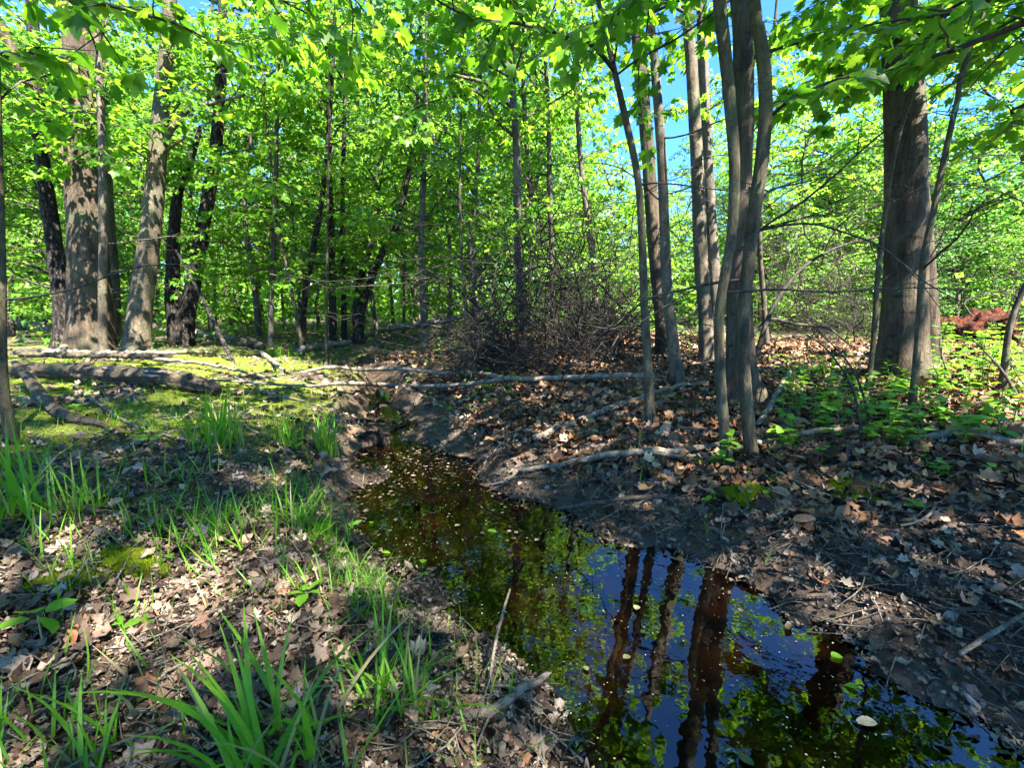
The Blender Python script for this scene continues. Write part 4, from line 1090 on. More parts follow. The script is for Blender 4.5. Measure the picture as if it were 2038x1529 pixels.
# red rotten stump, far right
c = np.array([*at(1940, 650, 6.6)[:2], 0]); c[2] = gz(c[0], c[1])
t = thing("rotten_stump", "crumbling red-brown rotten stump behind the right shrubs", "stump", c)
mb = MB()
P2, r2 = resample(np.array([[-0.55, 0.05, 0.14], [-0.2, 0, 0.18], [0.2, 0, 0.20], [0.62, 0.05, 0.16]]), np.array([0.17, 0.22, 0.22, 0.15]), 0.02)
tube(mb, P2, r2, 40, 0.9, 3); obj("log_body", mb.mesh("log_body"), WOOD_RED, t)
for k, (x, h) in enumerate(((0.28, 0.50), (0.36, 0.44), (0.20, 0.42), (-0.1, 0.40), (0.5, 0.36), (-0.35, 0.34), (0.05, 0.38))):
    mb = MB(); P2, r2 = resample(np.array([[x, rng.normal(0, 0.06), 0.1], [x + 0.01, 0, h * 0.7], [x + 0.03, 0.01, h]]), np.array([0.08, 0.07, 0.035]), 0.02)
    tube(mb, P2, r2, 14, 0.9, 20 + k); obj("snag", mb.mesh("snag"), WOOD_RED, t)

# ------------------------------------------------------------------ brush pile, thicket and arching canes
def cane(rng, start, az, el, length, arch, r0, wob=0.2):
    P = free_limb(start, az, el, length, rng, arch, 9, wob)
    mb = MB()
    leafy_limb(mb, None, P, r0, rng, twig_gap=0.14, twig_len=length * 0.24, start=0.2, sides=5, r1=0.0015, bare=True)
    return mb

def pile(name, label, cat, centre, n, wx, wy, lens, els, archs, radii, mat, seed, tangle=0, tr=(0.5, 0.35, 0.3), rise=0.12, wob=0.2):
    rng = np.random.default_rng(seed)
    t = thing(name, label, cat, centre)
    for k in range(n):
        x = centre[0] + rng.normal(0, wx); y = centre[1] + rng.normal(0, wy)
        s = np.array([x, y, gz(x, y) + rng.random() ** 2 * rise])
        mb = cane(rng, s, rng.uniform(0, 6.283), rng.uniform(*els), rng.uniform(*lens), rng.uniform(*archs), rng.uniform(*radii), wob)
        for v in mb.v: v -= np.asarray(centre, np.float32)
        obj("dead_branch", mb.mesh("dead_branch"), mat, t)
    if tangle:
        mb = MB()
        for k in range(tangle):
            p = np.array([rng.normal(0, tr[0]), rng.normal(0, tr[1]), 0]); 
            zz = gz(centre[0] + p[0], centre[1] + p[1]) - centre[2]
            p[2] = zz + abs(rng.normal(0, tr[2]))
            tube(mb, free_limb(p, rng.uniform(0, 6.283), rng.normal(0.1, 0.5), rng.uniform(0.2, 0.7), rng, -0.05, 4, 0.3), np.linspace(rng.uniform(0.002, 0.0045), 0.001, 5), 3, cap=False)
        o = obj("fine_twigs", mb.mesh("fine_twigs"), mat, t); o["kind"] = "stuff"
    return t

b = gp(1090, 712); bc = np.array([b[0], b[1], gz(b[0], b[1])])
pile("brush_pile", "large tangled heap of dark dead branches on the far bank", "brush pile", bc, 105, 0.55, 0.35, (0.9, 2.4), (-0.2, 1.35), (-0.12, 0.10), (0.004, 0.012), BRUSH, 61, 900, (0.5, 0.38, 0.36), 1.25, 0.30)
pile("brush_canes", "tall thin dead canes rising out of the brush pile", "brush", bc + np.array([0.05, 0.15, 0]), 30, 0.4, 0.25, (1.4, 2.3), (0.8, 1.5), (-0.10, 0.02), (0.004, 0.009), BRUSH, 66, 0, wob=0.24)
b = gp(985, 735); b2 = np.array([b[0], b[1], gz(b[0], b[1])])
pile("brush_heap", "low matted heap of fine twigs at the left foot of the brush pile", "brush pile", b2, 14, 0.2, 0.15, (0.4, 0.9), (0.0, 0.6), (-0.2, 0.0), (0.003, 0.006), BRUSH, 62, 700, (0.26, 0.2, 0.10))
b = gp(1215, 700); b3 = np.array([b[0], b[1] + 0.6, gz(b[0], b[1] + 0.6)])
pile("dead_shrub", "dense upright dead shrub at the right end of the brush pile", "shrub", b3, 40, 0.16, 0.14, (0.8, 1.6), (0.6, 1.4), (-0.12, 0.02), (0.003, 0.007), BRUSH, 63, 260, (0.2, 0.2, 0.35))
b = at(1660, 640, 6.2); b4 = np.array([b[0], b[1], gz(b[0], b[1])])
pile("bramble_thicket", "bare tangled thicket left of the big lone trunk", "thicket", b4, 62, 0.5, 0.4, (1.4, 3.2), (0.5, 1.45), (-0.13, 0.02), (0.003, 0.010), BRUSH, 64, 500, (0.5, 0.4, 0.6), 1.0, 0.3)
b = at(1960, 640, 6.0); b5 = np.array([b[0], b[1], gz(b[0], b[1])])
pile("bramble_thicket", "bare thin-stemmed thicket right of the big lone trunk", "thicket", b5, 26, 0.6, 0.3, (1.0, 2.6), (0.5, 1.4), (-0.16, 0.0), (0.003, 0.006), BRUSH, 65)

def arch_cane(label, pix, Y0, dY, w, seed, mat=BRUSH):
    rng = np.random.default_rng(seed)
    g = gp(*pix[0]); Y0 = g[1]
    P = np.array([[g[0], g[1], g[2] - 0.03]] + [at(x, y, Y0 + dY * (k + 1) / (len(pix) - 1)) for k, (x, y) in enumerate(pix[1:])])
    mb = MB(); leafy_limb(mb, None, P, 0.5 * w * depth_scale(g), rng, twig_gap=0.25, twig_len=0.25, start=0.45, r1=0.002, bare=True)
    for v in mb.v: v -= g.astype(np.float32)
    tag(obj("arching_cane", mb.mesh("arching_cane"), mat, None, g), label, "cane")
arch_cane("dark arching cane, left of the two that bow over the right litter", [(1718, 905), (1712, 840), (1690, 760), (1640, 690), (1580, 655), (1500, 630)], 0, 1.2, 8, 1)
arch_cane("dark arching cane, right of the two that bow over the right litter", [(1734, 905), (1728, 830), (1700, 740), (1650, 680), (1600, 640), (1540, 625)], 0, 1.6, 7, 2)
arch_cane("long dark branch reaching up-left out of the brush pile", [(1010, 690), (960, 620), (900, 570), (840, 530), (800, 500)], 0, -0.3, 9, 3)
arch_cane("long dark bough rising right from the near pair toward the big lone trunk", [(1500, 725), (1535, 620), (1590, 540), (1660, 495), (1750, 470), (1800, 460)], 0, 0.5, 12, 4)
arch_cane("long low dark bough drooping right below the bare thicket", [(1460, 720), (1520, 640), (1580, 645), (1650, 655), (1700, 690), (1760, 680)], 0, 0.3, 10, 6)
arch_cane("thin leaning cane in the right shrubs at the edge", [(2040, 805), (2000, 745), (1960, 700), (1930, 670)], 0, 0.4, 8, 5)

# ------------------------------------------------------------------ leaf litter, twigs, moss
rng = np.random.default_rng(77)
def fan(n, r0, r1, p=0.0):
    u = rng.random(n)
    if p == 0: r_ = r0 * (r1 / r0) ** u
    else: r_ = (r0 ** p + u * (r1 ** p - r0 ** p)) ** (1 / p)
    a_ = rng.uniform(-1.1, 1.1, n)
    return r_ * np.sin(a_), r_ * np.cos(a_)

def lay_leaves(mb, shape, x, y, size, tilt=0.45, zr=0.02):
    n = len(x)
    z = ground(x, y) + rng.uniform(0.002, zr, n)
    a_ = rng.uniform(0, 6.283, n)
    f = np.column_stack([np.cos(a_), np.sin(a_), rng.normal(0, tilt * 0.5, n)])
    nr = np.array([0, 0, 1.0]) + rng.normal(0, tilt, (n, 3))
    scatter(mb, shape, np.column_stack([x, y, z]), f, nr, size)

def litter(n, r0, r1, cond, p=0.0):
    x, y = fan(n, r0, r1, p)
    d = stream_sd(x, y); side = x - centre_x(y)
    k = cond(x, y, d, side) > rng.random(n)
    return x[k], y[k]

# rust leaves on the right bank
mb = MB()
x, y = litter(46000, 1.3, 9.5, lambda x, y, d, s: (d > 0.22) * (s > 0) * sstep(0.12, 0.45, d) * sstep(1.2, 1.8, y) * (0.75 + 0.25 * vn(x * 2, y * 2, 41)), 0.6)
for k, shp in enumerate(CRUMPLED):
    lay_leaves(mb, shp, x[k::6], y[k::6], rng.uniform(0.03, 0.085, len(x[k::6])), 0.5, 0.035)
o = obj("rust_leaf_litter", mb.mesh("rust_leaf_litter"), LITTER_RUST); o["kind"] = "stuff"; tag(o, "rust-brown fallen leaves covering the right bank", "leaf litter")
# grey-brown litter everywhere else
mb = MB()
x, y = litter(52000, 0.45, 10, lambda x, y, d, s: (d > 0.03) * sstep(0.03, 0.25, d) * (1 - 0.75 * moss_mask(x, y)) * np.where(s > 0, 0.9 * sstep(0.03, 0.35, d), 0.9), 0.35)
for k, shp in enumerate(CRUMPLED):
    m_ = len(x[k::6]); lay_leaves(mb, shp, x[k::6], y[k::6], (0.009 + 0.045 * rng.random(m_) ** 1.8) * (0.75 + 0.2 * np.minimum(y[k::6], 3)), 0.6, 0.02)
o = obj("grey_leaf_litter", mb.mesh("grey_leaf_litter"), LITTER_GREY); o["kind"] = "stuff"; tag(o, "grey-brown crushed dead leaves over the banks", "leaf litter")
# wet crumbs close to the water
mb = MB()
x, y = litter(90000, 0.4, 6, lambda x, y, d, s: (d > -0.03) * np.where(s > 0, sstep(1.6, 0.2, d), sstep(1.6, 0.1, d)), 0.2)
h2 = len(x) // 3
lay_leaves(mb, FRAG, x[h2:], y[h2:], 0.003 + 0.012 * rng.random(len(x) - h2) ** 1.8, 0.8, 0.018)
for k, shp in enumerate((CRUMPLED[1], CRUMPLED[2], CRUMPLED[4], CRUMPLED[5])):
    lay_leaves(mb, shp, x[k:h2:4], y[k:h2:4], 0.010 + 0.03 * rng.random(len(x[k:h2:4])) ** 1.5, 0.6, 0.014)
o2 = MB(); x, y = litter(60000, 0.45, 3.5, lambda x, y, d, s: (d > 0.1) * (1 - 0.9 * moss_mask(x, y)) * np.where(s > 0, 0.5, 0.9), 0.2)
lay_leaves(o2, FRAG, x, y, 0.003 + 0.012 * rng.random(len(x)) ** 2, 0.8, 0.028)
o2 = obj("leaf_crumbs", o2.mesh("leaf_crumbs"), LITTER_GREY); o2["kind"] = "stuff"; tag(o2, "fine crumbled leaf bits over the foreground banks", "leaf litter")
o = obj("muddy_leaf_crumbs", mb.mesh("muddy_leaf_crumbs"), LITTER_MUD); o["kind"] = "stuff"; tag(o, "dark wet leaf crumbs on the muddy shores", "leaf litter")
# fine twigs
mb = MB()
x, y = litter(9500, 0.5, 9, lambda x, y, d, s: (d > 0.03) * np.where(s > 0, 0.8, 0.55), 0.3)
for a_, b_ in zip(x, y):
    ln = rng.uniform(0.04, 0.30) * (0.5 + 0.5 * min(1, b_ / 2)); az = rng.uniform(0, 6.283)
    p = free_limb((a_, b_, 0), az, 0, ln, rng, 0.0, 3, 0.22)
    p[:, 2] = ground(p[:, 0], p[:, 1]) + rng.uniform(0.006, 0.03) + rng.normal(0, 0.006, 4)
    w = rng.uniform(0.0008, 0.0026)
    tube(mb, p, np.array([w, w, w * 0.8, w * 0.5]), 3, cap=False)
o = obj("twig_litter", mb.mesh("twig_litter"), WOOD_DEAD); o["kind"] = "stuff"; tag(o, "small dead twigs strewn over the forest floor", "twigs")
# moss carpet
TUFT = (np.array([(-0.18, 0, 0), (0.18, 0, 0), (0.1, 0.12, 1), (0, -0.18, 0), (0, 0.18, 0), (-0.12, 0.1, 0.9), (0.12, 0.12, 0), (-0.12, -0.12, 0), (0.05, -0.25, 0.8)], float), np.array([(0, 1, 2), (3, 4, 5), (6, 7, 8)]))
def moss_tufts(mb, x, y, z, size):
    n = len(x); a_ = rng.uniform(0, 6.283, n)
    scatter(mb, TUFT, np.column_stack([x, y, z]), np.column_stack([np.cos(a_), np.sin(a_), rng.normal(0, 0.15, n)]), np.array([0, 0, 1.0]) + rng.normal(0, 0.25, (n, 3)), size)
mb = MB()
x, y = fan(150000, 1.0, 8.0, 0.7)
k = moss_mask(x, y) > rng.random(len(x)) * 0.9 + 0.08
x, y = x[k][:60000], y[k][:60000]
moss_tufts(mb, x, y, ground(x, y) - 0.002, rng.uniform(0.008, 0.022, len(x)))
o = obj("moss_carpet", mb.mesh("moss_carpet"), MOSS); o["kind"] = "stuff"; tag(o, "yellow-green moss carpet on the left bank", "moss")

def moss_mound(label, px, py, wpx, hpx, seed):
    g = gp(px, py); s = depth_scale(g); rx = wpx * s / 2 * 1.15; hz = hpx * s * 0.6
    t = thing("moss_mound", label, "moss", (g[0], g[1], gz(g[0], g[1])), "moss mounds")
    n = 4200; a_ = rng.uniform(0, 6.283, n); rr = np.sqrt(rng.random(n)) * (0.95 + 0.5 * vn(np.cos(a_) * 2.2 + seed * 7, np.sin(a_) * 2.2, seed))
    x = rr * np.cos(a_) * rx; y = rr * np.sin(a_) * rx * 0.9
    z = hz * np.maximum(0, 1 - rr ** 2) * (1 + 0.35 * vn(x * 40, y * 40, seed)) 
    z = z + ground(g[0] + x, g[1] + y) - gz(g[0], g[1])
    mb = MB(); moss_tufts(mb, x, y, z, rng.uniform(0.006, 0.015, n)); obj("moss_shoots", mb.mesh("moss_shoots"), MOSS, t)["kind"] = "stuff"
moss_mound("bright round moss cushion below the near pair of bent stems", 1480, 990, 100, 28, 1)
moss_mound("flat moss cushion under the arching canes", 1690, 978, 90, 18, 2)
moss_mound("moss cushion on the left foreground litter", 250, 1128, 100, 26, 3)
moss_mound("small moss patch beside the left foreground cushion", 130, 1162, 90, 10, 4)
moss_mound("dark green moss patch at the left edge in front of the sedge", 70, 1020, 100, 16, 5)
moss_mound("moss patch at the foot of the smooth pale-footed trunk", 1300, 790, 90, 12, 6)

# ------------------------------------------------------------------ single fallen and floating leaves
dry_meshes = {m.name: [shape_mesh("fallen_leaf", s, m) for s in (CRUMPLED[0], CRUMPLED[1], CRUMPLED[5])] for m in (LITTER_RUST, LITTER_GREY)}
def loose(n, mat, cond, size, label, group, r0, r1, p=0.0, zoff=0.02):
    x, y = litter(n * 12, r0, r1, cond, p)
    u, v, w = project(np.column_stack([x, y, ground(x, y)]))
    k = (u > 10) & (u < 2028) & (v > 0) & (v < 1520)
    x, y = x[k][:n], y[k][:n]
    for q, (a_, b_) in enumerate(zip(x, y)):
        az = rng.uniform(0, 6.283)
        o = obj("fallen_leaf", dry_meshes[mat.name][q % 3], None, None, mw=leaf_matrix((a_, b_, gz(a_, b_) + zoff), (math.cos(az), math.sin(az), rng.normal(0, 0.2)), np.array([0, 0, 1.0]) + rng.normal(0, 0.35, 3), rng.uniform(*size)))
        tag(o, label, "fallen leaf", group)
loose(130, LITTER_RUST, lambda x, y, d, s: (d > 0.25) * (s > 0) * (y > 1.5), (0.05, 0.085), "rust-brown curled leaf on top of the litter of the right bank", "loose leaves on the right bank", 1.5, 5.0, 0.5, 0.035)
loose(90, LITTER_GREY, lambda x, y, d, s: (d > 0.08) * (s < 0) * (y < 2.2), (0.028, 0.05), "grey-brown dry leaf on the left foreground bank", "loose leaves in the left foreground", 0.6, 2.2, 0.3, 0.018)
loose(60, LITTER_GREY, lambda x, y, d, s: (d > 0.08) * (s > 0) * (y < 1.8), (0.028, 0.05), "grey-brown dry leaf on the muddy right foreground bank", "loose leaves in the right foreground", 0.6, 2.2, 0.3, 0.018)

green_float = shape_mesh("floating_leaf", OVAL, HERB); dry_float = shape_mesh("floating_leaf", OVAL, SPECK)
mb = MB()
x, y = fan(16000, 0.5, 5.5, 0.5); k = (stream_sd(x, y) < -0.01) & ((0.5 + 0.5 * vn(x * 3, y * 3, 51)) * 0.8 + 0.1 + 0.25 * (y > 1.3) > rng.random(len(x))); x, y = x[k][:1500], y[k][:1500]
n = len(x); a_ = rng.uniform(0, 6.283, n)
scatter(mb, FRAG, np.column_stack([x, y, np.full(n, 0.003)]), np.column_stack([np.cos(a_), np.sin(a_), np.zeros(n)]), np.tile([0, 0, 1.0], (n, 1)) + rng.normal(0, 0.05, (n, 3)), rng.uniform(0.0012, 0.0055, n) * (0.8 + 0.2 * y))
k2 = (y > 1.35)
xx, yy = fan(26000, 1.2, 5.5, 0.7); kk = (stream_sd(xx, yy) < 0.02) & (sstep(0.35, 0.75, 0.5 + 0.5 * vn(xx * 4, yy * 4, 52)) * sstep(1.2, 2.4, yy) > rng.random(len(xx))); xx, yy = xx[kk], yy[kk]; m_ = len(xx)
a2_ = rng.uniform(0, 6.283, m_); mud_ = MB()
scatter(mud_, FRAG, np.column_stack([xx, yy, np.maximum(ground(xx, yy), 0) + 0.004]), np.column_stack([np.cos(a2_), np.sin(a2_), np.zeros(m_)]), np.tile([0, 0, 1.0], (m_, 1)) + rng.normal(0, 0.12, (m_, 3)), 0.004 + 0.02 * rng.random(m_) ** 2)
xx, yy = fan(9000, 0.5, 5.0, 0.4); q_ = stream_sd(xx, yy); kk = (q_ < 0.01) & (np.exp(-np.maximum(-q_, 0) / 0.05) * sstep(0.3, 0.7, 0.5 + 0.5 * vn(xx * 5, yy * 5, 57)) > rng.random(len(xx))); xx, yy = xx[kk], yy[kk]; m_ = len(xx); a2_ = rng.uniform(0, 6.283, m_)
scatter(mud_, CRUMPLED[1], np.column_stack([xx, yy, np.full(m_, 0.001)]), np.column_stack([np.cos(a2_), np.sin(a2_), np.zeros(m_)]), np.tile([0, 0, 1.0], (m_, 1)) + rng.normal(0, 0.15, (m_, 3)), 0.008 + 0.03 * rng.random(m_) ** 2)
om = obj("floating_mud_film", mud_.mesh("floating_mud_film"), LITTER_MUD); om["kind"] = "stuff"; tag(om, "dark leaf crumbs drifting in the narrow upper stream", "floating debris")
o = obj("floating_specks", mb.mesh("floating_specks"), SPECK); o["kind"] = "stuff"; tag(o, "pale specks of bud scales floating on the dark water", "floating debris")
for q, (px, py, s_, az, lab, me) in enumerate([
        (1655, 1312, 0.035, 0.3, "yellow-green leaf floating on the bright reflection, right", green_float), (1710, 1375, 0.028, 2.6, "small green leaf floating on the dark water, right", green_float),
        (1745, 1445, 0.04, 2.9, "pale mottled leaf floating near the bottom right", dry_float), (970, 1060, 0.04, 0.1, "narrow yellow-green leaf floating in midstream", green_float),
        (840, 1125, 0.035, 1.5, "upper green leaf floating by the left shore", green_float), (838, 1148, 0.03, 0.3, "lower green leaf floating by the left shore", green_float),
        (760, 1103, 0.03, 0.1, "pale green leaf floating close to the left shore", green_float), (1265, 1218, 0.03, 1.1, "tan curled leaf floating between the reflected trunks", dry_float),
        (1240, 1315, 0.025, 0.5, "small tan leaf floating below the reflected trunks", dry_float), (1170, 1340, 0.02, 1.9, "narrow pale leaf floating in the middle of the pool", dry_float),
        (1135, 1490, 0.03, 1.6, "orange-tan leaf floating near the bottom of the picture", dry_float), (1500, 1530, 0.03, 2.2, "curved pale leaf floating at the bottom edge", dry_float),
        (905, 1050, 0.025, 0.7, "pale leaf floating in the shaded upper pool", dry_float), (740, 1045, 0.03, 2.0, "light green leaf floating at the upper left shore", green_float)]):
    w = w0(px, py)
    tag(obj("floating_leaf", me, None, None, mw=leaf_matrix((w[0], w[1], 0.006), (math.cos(az), math.sin(az), 0), (0.05, 0.0, 1), s_)), lab, "floating leaf", "leaves floating on the pool")

# ------------------------------------------------------------------ grass
def blade_shape(bend, width=0.034, n=6):
    v = []; p = np.array([0.0, 0.0]); ang = 0.08
    for k in range(n + 1):
        t_ = k / n; w = width * (1 - t_ ** 2.2) * (0.55 + 0.45 * min(1, t_ * 5)) * 0.5 + 0.0006
        v += [(-w, p[0], p[1]), (w, p[0], p[1])]
        p = p + np.array([math.sin(ang), math.cos(ang)]) / n; ang += bend / n * (0.5 + 1.0 * t_)
    f = []
    for k in range(n):
        a_ = 2 * k; f += [(a_, a_ + 1, a_ + 3), (a_, a_ + 3, a_ + 2)]
    return np.array(v), np.array(f)
BLADES = [blade_shape(b_) for b_ in (0.15, 0.5, 0.9, 1.5, 2.1)]
blade_meshes = [shape_mesh("blade", s, GRASS) for s in BLADES]

def grass_tuft(label, px, py, n, length, spread, lean=0.35, seed=0, parts=True, bends=(0, 1, 2, 2, 3), az0=None, width=1.0):
    rg = np.random.default_rng(6000 + seed)
    g = gp(px, py); base = np.array([g[0], g[1], gz(g[0], g[1])])
    t = thing("grass_tuft", label, "grass", base, "grass tufts")
    mbs = MB()
    for k in range(n):
        a_ = rg.uniform(0, 6.283) if az0 is None else az0 + rg.normal(0, 0.9)
        q = np.array([rg.normal(0, spread), rg.normal(0, spread), 0]); q[2] = gz(base[0] + q[0], base[1] + q[1]) - base[2] - 0.005
        ln = length * rg.uniform(0.45, 1.1); l_ = abs(rg.normal(0, lean))
        up = np.array([-math.cos(a_) * l_ * -1, -math.sin(a_) * l_ * -1, 1.0])
        f = np.array([math.cos(a_), math.sin(a_), -l_])
        bi = int(rg.choice(bends))
        if parts and k < 60:
            M = leaf_matrix(q, f, up, ln)
            if width != 1.0: M = M @ Matrix.Diagonal((width, 1, 1, 1))
            obj("blade", blade_meshes[bi], None, t, mw=M)
        else:
            scatter(mbs, BLADES[bi], q[None], f[None], up[None], [ln])
    if mbs.n:
        o = obj("fine_blades", mbs.mesh("fine_blades"), GRASS, t); o["kind"] = "stuff"

GT = [("tall bright grass tuft on the mossy bank, largest of three by the stream bend", 440, 892, 70, 0.30, 0.05, 0.2),
      ("grass tuft between the two others by the stream bend", 568, 890, 44, 0.25, 0.035, 0.2),
      ("upright grass tuft right at the stream bend", 652, 905, 55, 0.27, 0.03, 0.18),
      ("broad spreading grass tuft on the left shore of the pool", 622, 1062, 90, 0.19, 0.05, 0.5),
      ("loose grass tuft left of the broad shore tuft", 440, 1095, 40, 0.18, 0.05, 0.5),
      ("grass tuft in the left middle near the sedge", 165, 1020, 30, 0.22, 0.04, 0.35),
      ("dark sedge clump at the left edge of the picture", 5, 1045, 50, 0.34, 0.05, 0.3),
      ("grass tuft hanging over the pool in the lower middle", 775, 1400, 60, 0.19, 0.035, 0.55),
      ("wide-bladed grass arching across the bottom left foreground", 560, 1545, 44, 0.27, 0.04, 0.45),
      ("blurred grass blades in the bottom left corner", 110, 1560, 26, 0.16, 0.05, 0.3),
      ("thin grass along the left shore above the broadleaf seedling", 640, 1180, 30, 0.13, 0.05, 0.4),
      ("fine grass at the bottom edge beside the pool", 960, 1500, 30, 0.11, 0.05, 0.7),
      ("grass tuft on the left shore just below the broad shore tuft", 700, 1235, 26, 0.12, 0.04, 0.4),
      ("small grass tuft under the light leaning trunk pole", 345, 690, 26, 0.22, 0.06, 0.25),
      ("dense grass tuft on the crest of the left bank", 548, 712, 50, 0.26, 0.07, 0.25),
      ("grass tuft on the green far bank beside the brush pile", 905, 700, 40, 0.24, 0.09, 0.3),
      ("grass clump in front of the bare thicket on the right", 1630, 750, 50, 0.24, 0.09, 0.25),
      ("short grass tuft on the moss left of the tall bright tuft", 330, 852, 26, 0.14, 0.06, 0.3),
      ("grass tuft in front of the rotten log", 360, 960, 26, 0.16, 0.06, 0.4),
      ("small grass tuft behind the broad shore tuft", 600, 985, 30, 0.14, 0.05, 0.45)]
rs = np.random.default_rng(31)
for k in range(16):
    px, py = rs.uniform(60, 640), rs.uniform(830, 1150)
    GT.append(("small green grass tuft among the moss and litter of the left bank", px, py, int(rs.integers(14, 28)), rs.uniform(0.09, 0.17), 0.045, 0.45))
for k in range(18):
    t_ = rs.random(); GT.append(("short grass tuft along the left shore of the pool", 640 + 160 * t_ + rs.uniform(-50, 0), 1060 + 180 * t_, int(rs.integers(12, 22)), rs.uniform(0.07, 0.12), 0.03, 0.5))
for k, (lab, px, py, n, ln, sp, le) in enumerate(GT):
    wide = 1.2 if py > 1500 else 0.9; n = int(n * 1.3)
    grass_tuft(lab, px, py, n, ln, sp, le, k, width=wide)
# scattered short grass nobody could count
mb = MB()
x, y = litter(9000, 0.8, 10, lambda x, y, d, s: (d > 0.08) * np.where(s > 0, 0.06 + 0.3 * sstep(4, 6, y), 0.8) * sstep(0.1, 0.5, 0.5 + 0.5 * vn(x * 2.5, y * 2.5, 61)) , 0.4)
for bi in range(4):
    k = slice(bi, None, 4); n = len(x[k]); a_ = rng.uniform(0, 6.283, n)
    scatter(mb, BLADES[bi], np.column_stack([x[k], y[k], ground(x[k], y[k]) - 0.003]), np.column_stack([np.cos(a_), np.sin(a_), rng.normal(0, 0.2, n)]), np.tile([0, 0, 1.0], (n, 1)) + rng.normal(0, 0.3, (n, 3)), rng.uniform(0.04, 0.13, n))
o = obj("short_grass", mb.mesh("short_grass"), GRASS); o["kind"] = "stuff"; tag(o, "sparse short grass scattered over the banks", "grass")

# ------------------------------------------------------------------ seedlings and broad-leaved plants
herb_leaf = shape_mesh("leaf", OVAL, HERB)
broad_leaf = shape_mesh("leaf", leafshape([(0, 0), (0.12, 0.06), (0.29, 0.24), (0.28, 0.34), (0.34, 0.48), (0.28, 0.58), (0.27, 0.74), (0.14, 0.84), (0, 1.0)], (0, 0.45), 0.3, 0.18), HERB)
def seedling(name, label, cat, g, h, nl, size, seed, group=None, spread=0.35, whorl=False):
    rg = np.random.default_rng(7000 + seed)
    base = np.array([g[0], g[1], gz(g[0], g[1])])
    t = thing(name, label, cat, base, group)
    tip = np.array([rg.normal(0, 0.2) * h, rg.normal(0, 0.2) * h, h])
    S, r_ = resample(np.array([[0, 0, -0.01], tip * 0.5 + rg.normal(0, 0.05, 3) * h, tip]), np.array([0.0018, 0.0015, 0.001]) * (1 + 4 * h), max(0.01, h / 6))
    mb = MB(); tube(mb, S, r_, 5); obj("stem", mb.mesh("stem"), BARK_TWIG if h > 0.25 else HERB, t)
    a_ = rg.uniform(0, 6.283)
    for k in range(nl):
        u = 1.0 if whorl else 0.3 + 0.7 * (k + 1) / nl
        q = S[int(round(u * (len(S) - 1)))]
        a_ += 2.4 if not whorl else 6.283 / nl + rg.normal(0, 0.15)
        out = np.array([math.cos(a_), math.sin(a_), 0])
        s_ = size * rg.uniform(0.65, 1.15)
        if whorl: q = q + out * s_ * 0.22
        if h > 0.25: q = q + out * spread * h * rg.uniform(0.1, 1.0) * (1.2 - u)
        obj("leaf", broad_leaf if whorl else herb_leaf, None, t, mw=leaf_matrix(q, out + np.array([0, 0, rg.uniform(-0.15, 0.5)]), np.array([0, 0, 1.0]) + rg.normal(0, 0.25, 3), s_))
    return t
for k, (px, py, h, nl, sz, lab) in enumerate([
        (85, 1275, 0.05, 4, 0.07, "big four-leaved seedling at the left edge of the foreground"), (606, 1205, 0.03, 5, 0.045, "bright broad-leaved seedling on the left shore"),
        (312, 1230, 0.012, 1, 0.05, "single dark green leaf standing on the left foreground litter"), (245, 1262, 0.02, 2, 0.045, "pale narrow-leaved seedling in the left foreground"),
        (270, 1045, 0.02, 3, 0.03, "small seedling behind the left moss cushion"), (330, 1120, 0.02, 3, 0.03, "small seedling right of the left moss cushion"),
        (650, 1122, 0.02, 3, 0.03, "small round-leaved seedling in the shore grass"), (745, 1402, 0.015, 3, 0.03, "round-leaved seedling under the grass that hangs over the pool"),
        (830, 1445, 0.015, 4, 0.026, "round-leaved seedling left of the pale bottom stick"), (905, 1430, 0.02, 4, 0.028, "round-leaved seedling in front of the pale bottom stick"),
        (300, 905, 0.08, 5, 0.05, "leafy seedling on the moss behind the left grass"), (160, 840, 0.08, 6, 0.05, "leafy herb beside the dark branch stub"),
        (700, 1060, 0.02, 3, 0.035, "dark round-leaved plant at the left edge of the pool"), (590, 905, 0.05, 4, 0.035, "seedling at the foot of the stream-bend grass")]):
    seedling("seedling", lab, "seedling", gp(px, py), h, nl, sz, k, "foreground seedlings", whorl=nl > 3)
rs = np.random.default_rng(88)
for k in range(95):
    px = rs.uniform(1540, 2030); py = rs.uniform(735, 900)
    if 1770 < px < 1830 and py < 760: continue
    seedling("seedling", "small leafy green seedling in the litter of the right bank", "seedling", gp(px, py), rs.uniform(0.06, 0.2), int(rs.integers(6, 11)), 0.06, 1000 + k, "seedlings on the right bank")
for k in range(14):
    px = rs.uniform(1380, 2000); py = rs.uniform(915, 1020)
    seedling("seedling", "tiny green seedling at the muddy foot of the right bank", "seedling", gp(px, py), rs.uniform(0.03, 0.08), int(rs.integers(3, 6)), 0.035, 200 + k, "seedlings at the muddy foot")
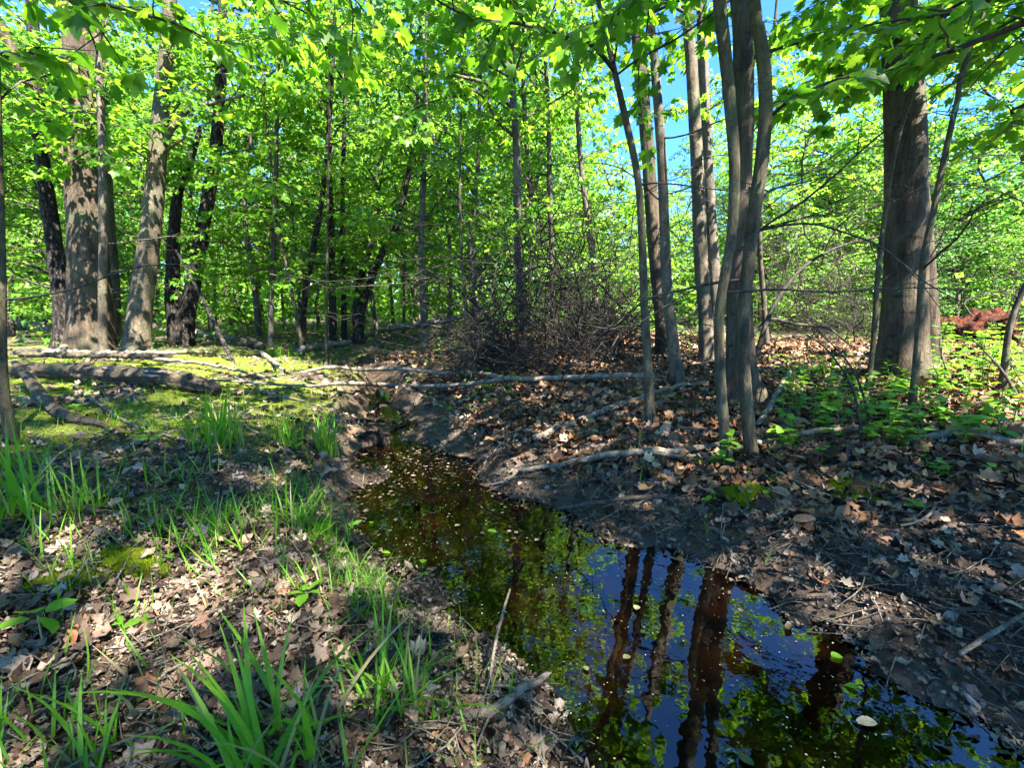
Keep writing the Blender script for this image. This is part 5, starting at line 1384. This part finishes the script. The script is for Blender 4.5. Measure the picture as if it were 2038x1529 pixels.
for k, (px, py, lab) in enumerate([(1440, 935, "leafy seedling at the foot of the near pair of bent stems"), (1470, 800, "leafy seedling in front of the thick rooted trunk"),
                                   (1730, 860, "bushy seedling at the foot of the two arching canes"), (1660, 820, "bushy seedling left of the arching canes"),
                                   (1765, 800, "bushy sprout right of the thin pale sapling"), (1560, 790, "bushy seedling right of the thick rooted trunk")]):
    seedling("seedling", lab, "seedling", gp(px, py), 0.16, 12, 0.06, 300 + k)
for k in range(16):
    px = rs.uniform(1870, 2060); py = rs.uniform(690, 790)
    seedling("green_shrub", "bright green leafy shrub right of the big lone trunk", "shrub", gp(px, py), rs.uniform(0.2, 0.36), 40, 0.05, 400 + k, "green shrubs at the right edge", 0.5)
for k, (px, py, lab) in enumerate([(1790, 752, "leafy sprout growing on the big lone trunk's foot"), (1770, 730, "green shrub at the left of the big lone trunk's foot")]):
    seedling("green_shrub", lab, "shrub", gp(px, py), 0.3, 18, 0.05, 500 + k, None, 0.4)
# low ground cover
mb = MB()
x, y = litter(30000, 3.0, 16, lambda x, y, d, s: (d > 0.2) * np.where(s > 0, np.where(x > 1.8, 0.5, sstep(0.6, -0.6, x) * 0.8 + 0.25 * sstep(6.5, 9, y)), sstep(5.0, 8.0, y)) * sstep(0.35, 0.6, 0.5 + 0.5 * vn(x * 1.6, y * 1.6, 71)), 1.0)
n = len(x); a_ = rng.uniform(0, 6.283, n)
scatter(mb, OVAL_S, np.column_stack([x, y, ground(x, y) + rng.uniform(0.01, 0.12, n)]), np.column_stack([np.cos(a_), np.sin(a_), rng.normal(0, 0.3, n)]), np.array([0, 0, 1.0]) + rng.normal(0, 0.4, (n, 3)), rng.uniform(0.02, 0.055, n))
o = obj("ground_cover", mb.mesh("ground_cover"), HERB); o["kind"] = "stuff"; tag(o, "low green leafy ground cover beyond the stream", "ground cover")
print("tris", sum(sum(len(p.vertices) - 2 for p in []) or len(m.loops) - 2 * len(m.polygons) for m in bpy.data.meshes), "objects", len(bpy.data.objects))
